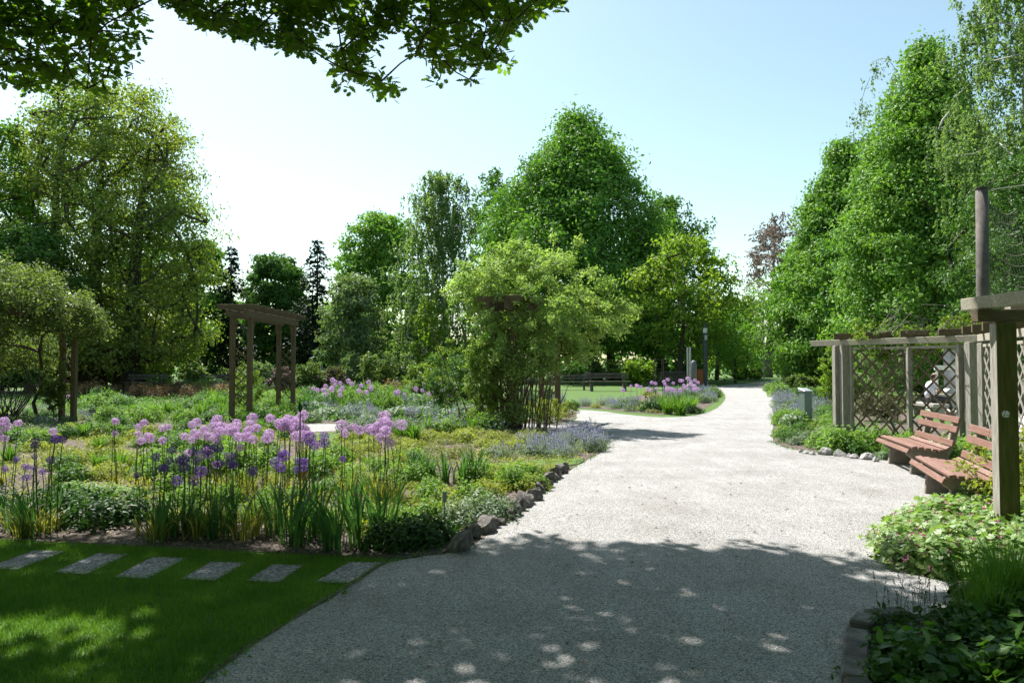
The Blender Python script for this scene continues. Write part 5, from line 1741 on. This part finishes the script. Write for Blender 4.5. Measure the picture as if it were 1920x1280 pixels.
at('silver', [(1662, 862, .6), (1650, 858, .5)]); at('green', [(1668, 862, .7, .9), (1690, 866, .5)])
# cranesbill carpet
scatter([(1668, 1010), (1660, 1045), (1705, 1072), (1800, 1092), (1925, 1100), (2050, 1060), (2000, 990), (1820, 965), (1740, 980)], 46, [('pink', 1)], .75, 1.0, 49, .16)
scatter([[4.85, 7.4], [5.4, 7.6], [5.6, 6.6], [5.0, 6.2], [4.7, 6.7]], 12, [('pink', 2), ('lime', 1)], .9, 1.1, 50)
root = empty('garden_shrub', (5.15, 7.55, 0)); thing(root, 'small yellow green bush growing over the end of the nearer bench', 'shrub')
t = foliage_mass('leaves', 'p_lime', root, np.array([5.15, 7.55, 0]), [((5.1, 7.55, .45), (.38, .3, .3)), ((5.35, 7.2, .5), (.35, .3, .35)), ((5.5, 7.5, .75), (.3, .3, .4))], 2600, .05, 61, twigs=70, cane_r=.01, spray=.15)
t.obj('stems', 'cane', root)
# shaded lower right corner
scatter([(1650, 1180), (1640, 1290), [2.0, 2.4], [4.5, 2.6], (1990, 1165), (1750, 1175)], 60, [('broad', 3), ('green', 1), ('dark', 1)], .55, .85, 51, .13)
scatter([(1800, 1165), (1840, 1190), (2000, 1170), (1990, 1130), (1850, 1130)], 10, [('tallgrass', 1)], .8, 1.15, 52)
at('tallgrass', [(1870, 1120, .8), (1900, 1115, .9), (1885, 1150, 1.0), (1850, 1160, .8), (1915, 1170, 1.1), (1830, 1160, .6)])
# grass seed heads standing in front of the gravel
for i in range(26):
    px = 1640 + random.random() * 170; py = 1165 + random.random() * 40
    p = G(px, py)
    root = link('seeding_grass', None, None, tuple(p)); thing(root, 'thin dark seed head stalk', 'grass stalk', 'seed head stalks in the lower right', auto=True)
    h_ = random.uniform(.2, .38); lx = random.gauss(0, .04)
    mb = MB(); mb.tube([(0, 0, 0), (lx * .4, 0, h_ * .6), (lx, 0, h_)], [.0016, .0013, .001], 3, cap=False); mb.obj('stalk', 'stem', root)
    mb = MB(); rs = np.random.default_rng(600 + i); k = 26
    t = .6 + .4 * rs.random(k)
    put_leaves(mb, np.stack([lx * t, np.zeros(k), h_ * t], 1) + rs.normal(size=(k, 3)) * .003, .012, rs.normal(size=(k, 3)), LEAF, T=np.array([[0, 0, 1.]] * k) + rs.normal(size=(k, 3)) * .4, rs=rs)
    mb.obj('seed_head', 'twiggy', root)

# ground cover between the plants
def cover(poly, n, size, mat, label, seed, h=.06):
    rs = np.random.default_rng(seed)
    W_ = np.array(ws(poly)); lo, hi = W_.min(0), W_.max(0)
    P = lo + rs.random((n * 4, 2)) * (hi - lo)
    P = P[in_poly(P[:, 0], P[:, 1], W_)]
    f = np.sin(P[:, 0] * 2.3 + 1) + np.sin(P[:, 1] * 1.7) + np.sin(P[:, 0] * 5.1 + P[:, 1] * 4.3)
    P = P[f + rs.normal(size=len(P)) * .8 > -.2][:n]
    mb = MB(); put_leaves(mb, np.column_stack([P, h * rs.random(len(P)) + .012]), size * (.6 + .8 * rs.random(len(P))), rs.normal(size=(len(P), 3)) * .45 + [0, 0, 1], LEAF, rs=rs)
    g = mb.obj('ground_cover', mat, kind='stuff'); thing(g, label, 'ground cover')


cover([(-100, 960), (640, 1000), (1050, 880), (1120, 850), (1100, 812), (-100, 812)], 34000, .04, 'p_lime', 'low yellow green seedlings carpeting the near bed', 71)
cover([(-300, 800), (1060, 792), (1000, 745), (-300, 742)], 24000, .12, 'p_green', 'low green growth between the plants of the far beds', 72, .2)
cover([(1450, 800), (1640, 855), [7.5, 13], [9, 16], (1640, 748), (1460, 728)], 9000, .07, 'p_green', 'low green growth between the plants of the right bed', 73, .12)
cover([(1660, 1040), (1800, 1090), (1925, 1098), [7, 8], [5.5, 8]], 3000, .06, 'p_bright', 'leafy carpet under the cranesbill', 74, .1)
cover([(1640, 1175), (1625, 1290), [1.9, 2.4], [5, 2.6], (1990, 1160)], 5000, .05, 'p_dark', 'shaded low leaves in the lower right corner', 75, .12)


# ------------------------------------------------------------------ alliums
def allium_head(mat, r, n, seed):
    rs = np.random.default_rng(seed)
    mb = MB()
    i = np.arange(n) + .5
    ph = np.arccos(1 - 2 * i / n); th = math.pi * (1 + 5 ** .5) * i
    d = np.stack([np.cos(th) * np.sin(ph), np.sin(th) * np.sin(ph), np.cos(ph)], 1) + rs.normal(size=(n, 3)) * .08
    d = unit(d)
    c = d * r * (.8 + .16 * rs.random(n))[:, None]
    for j in range(3):
        put_leaves(mb, c, r * .28 * (.7 + .4 * rs.random(n)), d + rs.normal(size=(n, 3)) * .35, LEAF, rs=rs)
    return mb.mesh('flower_head', mat)


HEADS = {'pale': [allium_head('pale_allium', 1, 150, 700 + i) for i in range(3)], 'dark': [allium_head('dark_allium', 1, 130, 710 + i) for i in range(3)]}
rs = np.random.default_rng(720)
STEM = [MB().tube([(0, 0, 0), (.012 * a, .01, .4), (.02 * a, 0, .75), (0, 0, 1)], [.0055, .005, .0045, .004], 5, cap=False).mesh('stem', 'stem', True) for a in (-1, 0, 1)]
BASE = [blades('yellowing', 7, .26, .03, .9, 730 + i, .5, 4, .02) for i in range(2)]


def allium(px, py, D, col, rpx, look, group, leaf=True):
    p = PD(px, py, D)
    h = max(p[2], .18)
    root = link('allium', None, None, (p[0], D, 0), random.random() * 6.28)
    r = rpx * D / FPX
    link('stem', random.choice(STEM), root, scale=(1, 1, h))
    link('flower_head', random.choice(HEADS[col]), root, (0, 0, h), scale=(r, r, r * random.uniform(.82, 1)))
    if leaf:
        link('leaf_tuft', random.choice(BASE), root, rz=random.random() * 6)
    root.rotation_euler[0] = random.gauss(0, .045); root.rotation_euler[1] = random.gauss(0, .045)
    thing(root, look, 'allium', group, auto=True)


random.seed(33)
def drift(n, box, D, dD, col, r0, r1, look, group, slope=0.0, leaf=True):
    x0, y0, x1, y1 = box
    for _ in range(n):
        px = random.uniform(x0, x1); f = random.random() ** .9
        py = y0 + (y1 - y0) * f
        # heads lower in the picture stand nearer
        d = D + dD * (.5 - f) * 2 + random.uniform(-.2, .2)
        allium(px, py, d, col, random.uniform(r0, r1), look, group, leaf)


PA = 'pale lilac allium'
drift(19, (490, 776, 582, 820), 9.2, .6, 'pale', 9, 12, PA + ' in the dense drift', 'pale alliums of the dense drift')
drift(24, (395, 784, 500, 826), 9.3, .6, 'pale', 8, 11, PA + ' in the middle drift', 'pale alliums of the dense drift')
drift(20, (255, 785, 400, 826), 9.8, .5, 'pale', 7, 9.5, PA + ' left of the drift', 'pale alliums left of the drift')
drift(4, (330, 835, 450, 850), 8.6, .2, 'pale', 8, 9, PA + ' among dark ones', 'low pale alliums')
for x, y, r in ((642, 796, 12), (644, 812, 9), (660, 800, 9), (680, 806, 11), (692, 803, 10), (700, 806, 12), (708, 798, 11), (716, 808, 11), (722, 795, 11), (732, 780, 13), (728, 790, 12), (738, 795, 12), (714, 820, 13), (730, 808, 12), (744, 829, 9), (573, 776, 11), (566, 790, 10), (570, 806, 9)):
    allium(x, y, random.uniform(8.6, 9.3), 'pale', r, PA + ' right of the drift', 'pale alliums right of the drift')
for x, y, r in ((4, 790, 10), (3, 800, 11), (2, 812, 9), (24, 793, 8), (93, 809, 8), (6, 822, 8), (128, 744, 5), (210, 790, 7), (222, 788, 6), (268, 792, 8), (220, 812, 6)):
    allium(x, y, 9.8 if y > 760 else 24, 'pale', r, PA + ' toward the left edge', 'pale alliums toward the left edge')
drift(24, (585, 712, 700, 742), 25, 1.5, 'pale', 4, 5.6, PA + ' in the far group', 'far pale alliums')
drift(16, (730, 712, 860, 745), 25, 1.5, 'pale', 3.6, 5.2, PA + ' before the evergreens', 'far pale alliums by the evergreens')
drift(15, (1180, 712, 1262, 734), 30, 1.5, 'pale', 3.2, 4.4, PA + ' in left island bed', 'island bed alliums')
drift(16, (1250, 702, 1310, 732), 31, 1.5, 'pale', 3.4, 4.8, PA + ' in right island bed', 'island bed alliums')
allium(1170, 731, 29, 'pale', 4.5, PA + ' alone by the lawn', 'island bed alliums')
DA = 'dark purple allium'
for x, y, r in ((289, 857, 9), (303, 862, 8), (300, 876, 8), (314, 877, 9), (324, 843, 9), (333, 864, 11), (347, 862, 12), (352, 875, 10), (362, 863, 8), (357, 846, 9), (383, 841, 13), (404, 839, 11), (379, 852, 10), (402, 853, 10), (416, 866, 10), (427, 868, 11),
                (441, 872, 9), (373, 884, 12), (391, 870, 9), (328, 902, 11), (352, 903, 11), (262, 889, 7), (420, 853, 7), (440, 853, 7), (395, 883, 7)):
    dark = not (x in (379, 402, 391, 395) or x == 420)
    allium(x, y, random.uniform(6.9, 7.5), 'dark' if dark else 'pale', r, DA + ' in the front clump' if dark else PA + ' in the dark clump', 'dark alliums of the front clump' if dark else 'pale alliums in the dark clump')
for x, y, r in ((533, 853, 12), (516, 868, 12), (528, 878, 9), (542, 850, 9), (556, 864, 8), (570, 866, 9), (556, 879, 8), (568, 877, 8), (588, 821, 13), (597, 830, 11), (605, 817, 10), (592, 836, 10), (584, 828, 9), (484, 882, 10), (633, 861, 7)):
    allium(x, y, random.uniform(7.0, 7.6), 'dark', r, DA + ' above the sword leaves', 'dark alliums above the sword leaves')
for x, y, r in ((78, 826, 8), (86, 823, 10), (97, 824, 9), (110, 824, 8), (76, 834, 7), (98, 861, 8), (61, 857, 6), (60, 877, 7), (42, 876, 8), (20, 862, 7), (49, 894, 8), (75, 884, 6), (5, 878, 6)):
    allium(x, y, random.uniform(7.0, 7.7), 'dark', r, DA + ' at the left edge', 'dark alliums at the left edge')
# a tall green bud stalk, a curved seed head by the pergola post
p = PD(563, 770, 7.1)
root = link('allium_bud', None, None, (p[0], 7.1, 0)); thing(root, 'tall dark stalk with a closed green bud rising through the pale alliums', 'allium')
link('stem', MB().tube([(.02, 0, 0), (.0, 0, .6), (0, 0, p[2])], [.009, .008, .006], 6, cap=False).mesh('stem', 'stem', True), root)
MB().tube([(0, 0, p[2] - .01), (0, 0, p[2] + .03), (-.005, 0, p[2] + .06), (-.01, 0, p[2] + .09)], [.01, .026, .016, .002], 8).obj('bud', 'p_dark', root, smooth=True)
p = PD(1886, 776, 5.6); q = G(1916, 1000)
root = link('allium', None, None, (q[0], 5.9, 0)); thing(root, 'pale seed head on a long curved stalk in front of the pergola post', 'allium')
e = np.array([p[0] - q[0], 5.6 - 5.9, p[2]])
MB().tube([(0, 0, 0), (e[0] * .15, 0, e[2] * .4), (e[0] * .65, e[1], e[2] * .8), tuple(e)], [.006, .005, .004, .003], 5).obj('stem', 'strap', root, smooth=True)
link('flower_head', allium_head('whiteflower', .028, 80, 740), root, tuple(e))
# fallen yellow leaves on the front edge of the bed
mb = MB(); rs = np.random.default_rng(750)
for i in range(34):
    p = G(rs.integers(-60, 760), rs.integers(985, 1030)); a = rs.random() * 6.28; L = .12 + .25 * rs.random()
    d = np.array([math.cos(a), math.sin(a), 0])
    mb.bar(p + [0, 0, .02], p + d * L + [0, 0, .03 + .05 * rs.random()], .008, .002)
g = mb.obj('fallen_leaves', 'yellowing', kind='stuff'); thing(g, 'withered straw coloured leaves lying on the soil at the bed edge', 'leaves')


# ------------------------------------------------------------------ say which plant is which
LM = {'the open wooden arch': A0, 'the far left arch': A1, 'the climbing rose': (-.02, 18.2), 'the stepping slabs': G(430, 1075)[:2], 'the rock edging': G(1000, 935)[:2],
      'the silvery mound': G(890, 980)[:2], 'the orange plant label': G(568, 935)[:2], 'the narrow side path': G(610, 803)[:2], 'the small lawn patch': G(285, 764)[:2],
      'the black plant frame': G(1236, 742)[:2], 'the dark lamp column': G(1323, 724)[:2], 'the metal box': G(1511, 800)[:2], 'the left fence posts': (6.9, 14.6),
      'the further red bench': c1, 'the nearer red bench': c2, 'the near pergola post': NP, 'the stone kerb': G(1608, 1200)[:2], 'the pale rocks': G(1576, 856)[:2],
      'the left far bench': G(270, 733)[:2], 'the slim black frame': G(690, 732)[:2], 'the shaded lime bench': G(1140, 733)[:2]}
_u = ['first', 'second', 'third', 'fourth', 'fifth', 'sixth', 'seventh', 'eighth', 'ninth']
ORD = [''] + [w + ' ' for w in _u[1:]] + [w + ' ' for w in ('tenth', 'eleventh', 'twelfth', 'thirteenth', 'fourteenth', 'fifteenth', 'sixteenth', 'seventeenth', 'eighteenth', 'nineteenth', 'twentieth')]
ORD += [f'{t}-{w} ' for t in ('twenty', 'thirty', 'forty') for w in _u]
buckets = {}
for o, look in THINGS:
    x, y = o.location.x, o.location.y
    best = min(LM, key=lambda n: (LM[n][0] - x) ** 2 + (LM[n][1] - y) ** 2)
    dx, dy = x - LM[best][0], y - LM[best][1]
    side = ('right of' if dx > 0 else 'left of') if abs(dx) > abs(dy) * .6 else ('behind' if dy > 0 else 'in front of')
    buckets.setdefault((look, best, side), []).append((math.hypot(dx, dy), o))
for (look, best, side), lst in buckets.items():
    lst.sort(key=lambda t: t[0])
    for i, (_, o) in enumerate(lst):
        o_ = ORD[i] if i < len(ORD) else 'outermost '
        lab = f'{look}, {o_}closest {side} {best}'
        if len(lab.split()) > 16:
            lab = lab.replace(' that is', '').replace(' in the ', ' in ')
        if len(lab.split()) > 16:
            print('LONG', lab)
        o['label'] = ' '.join(lab.split()[:16])
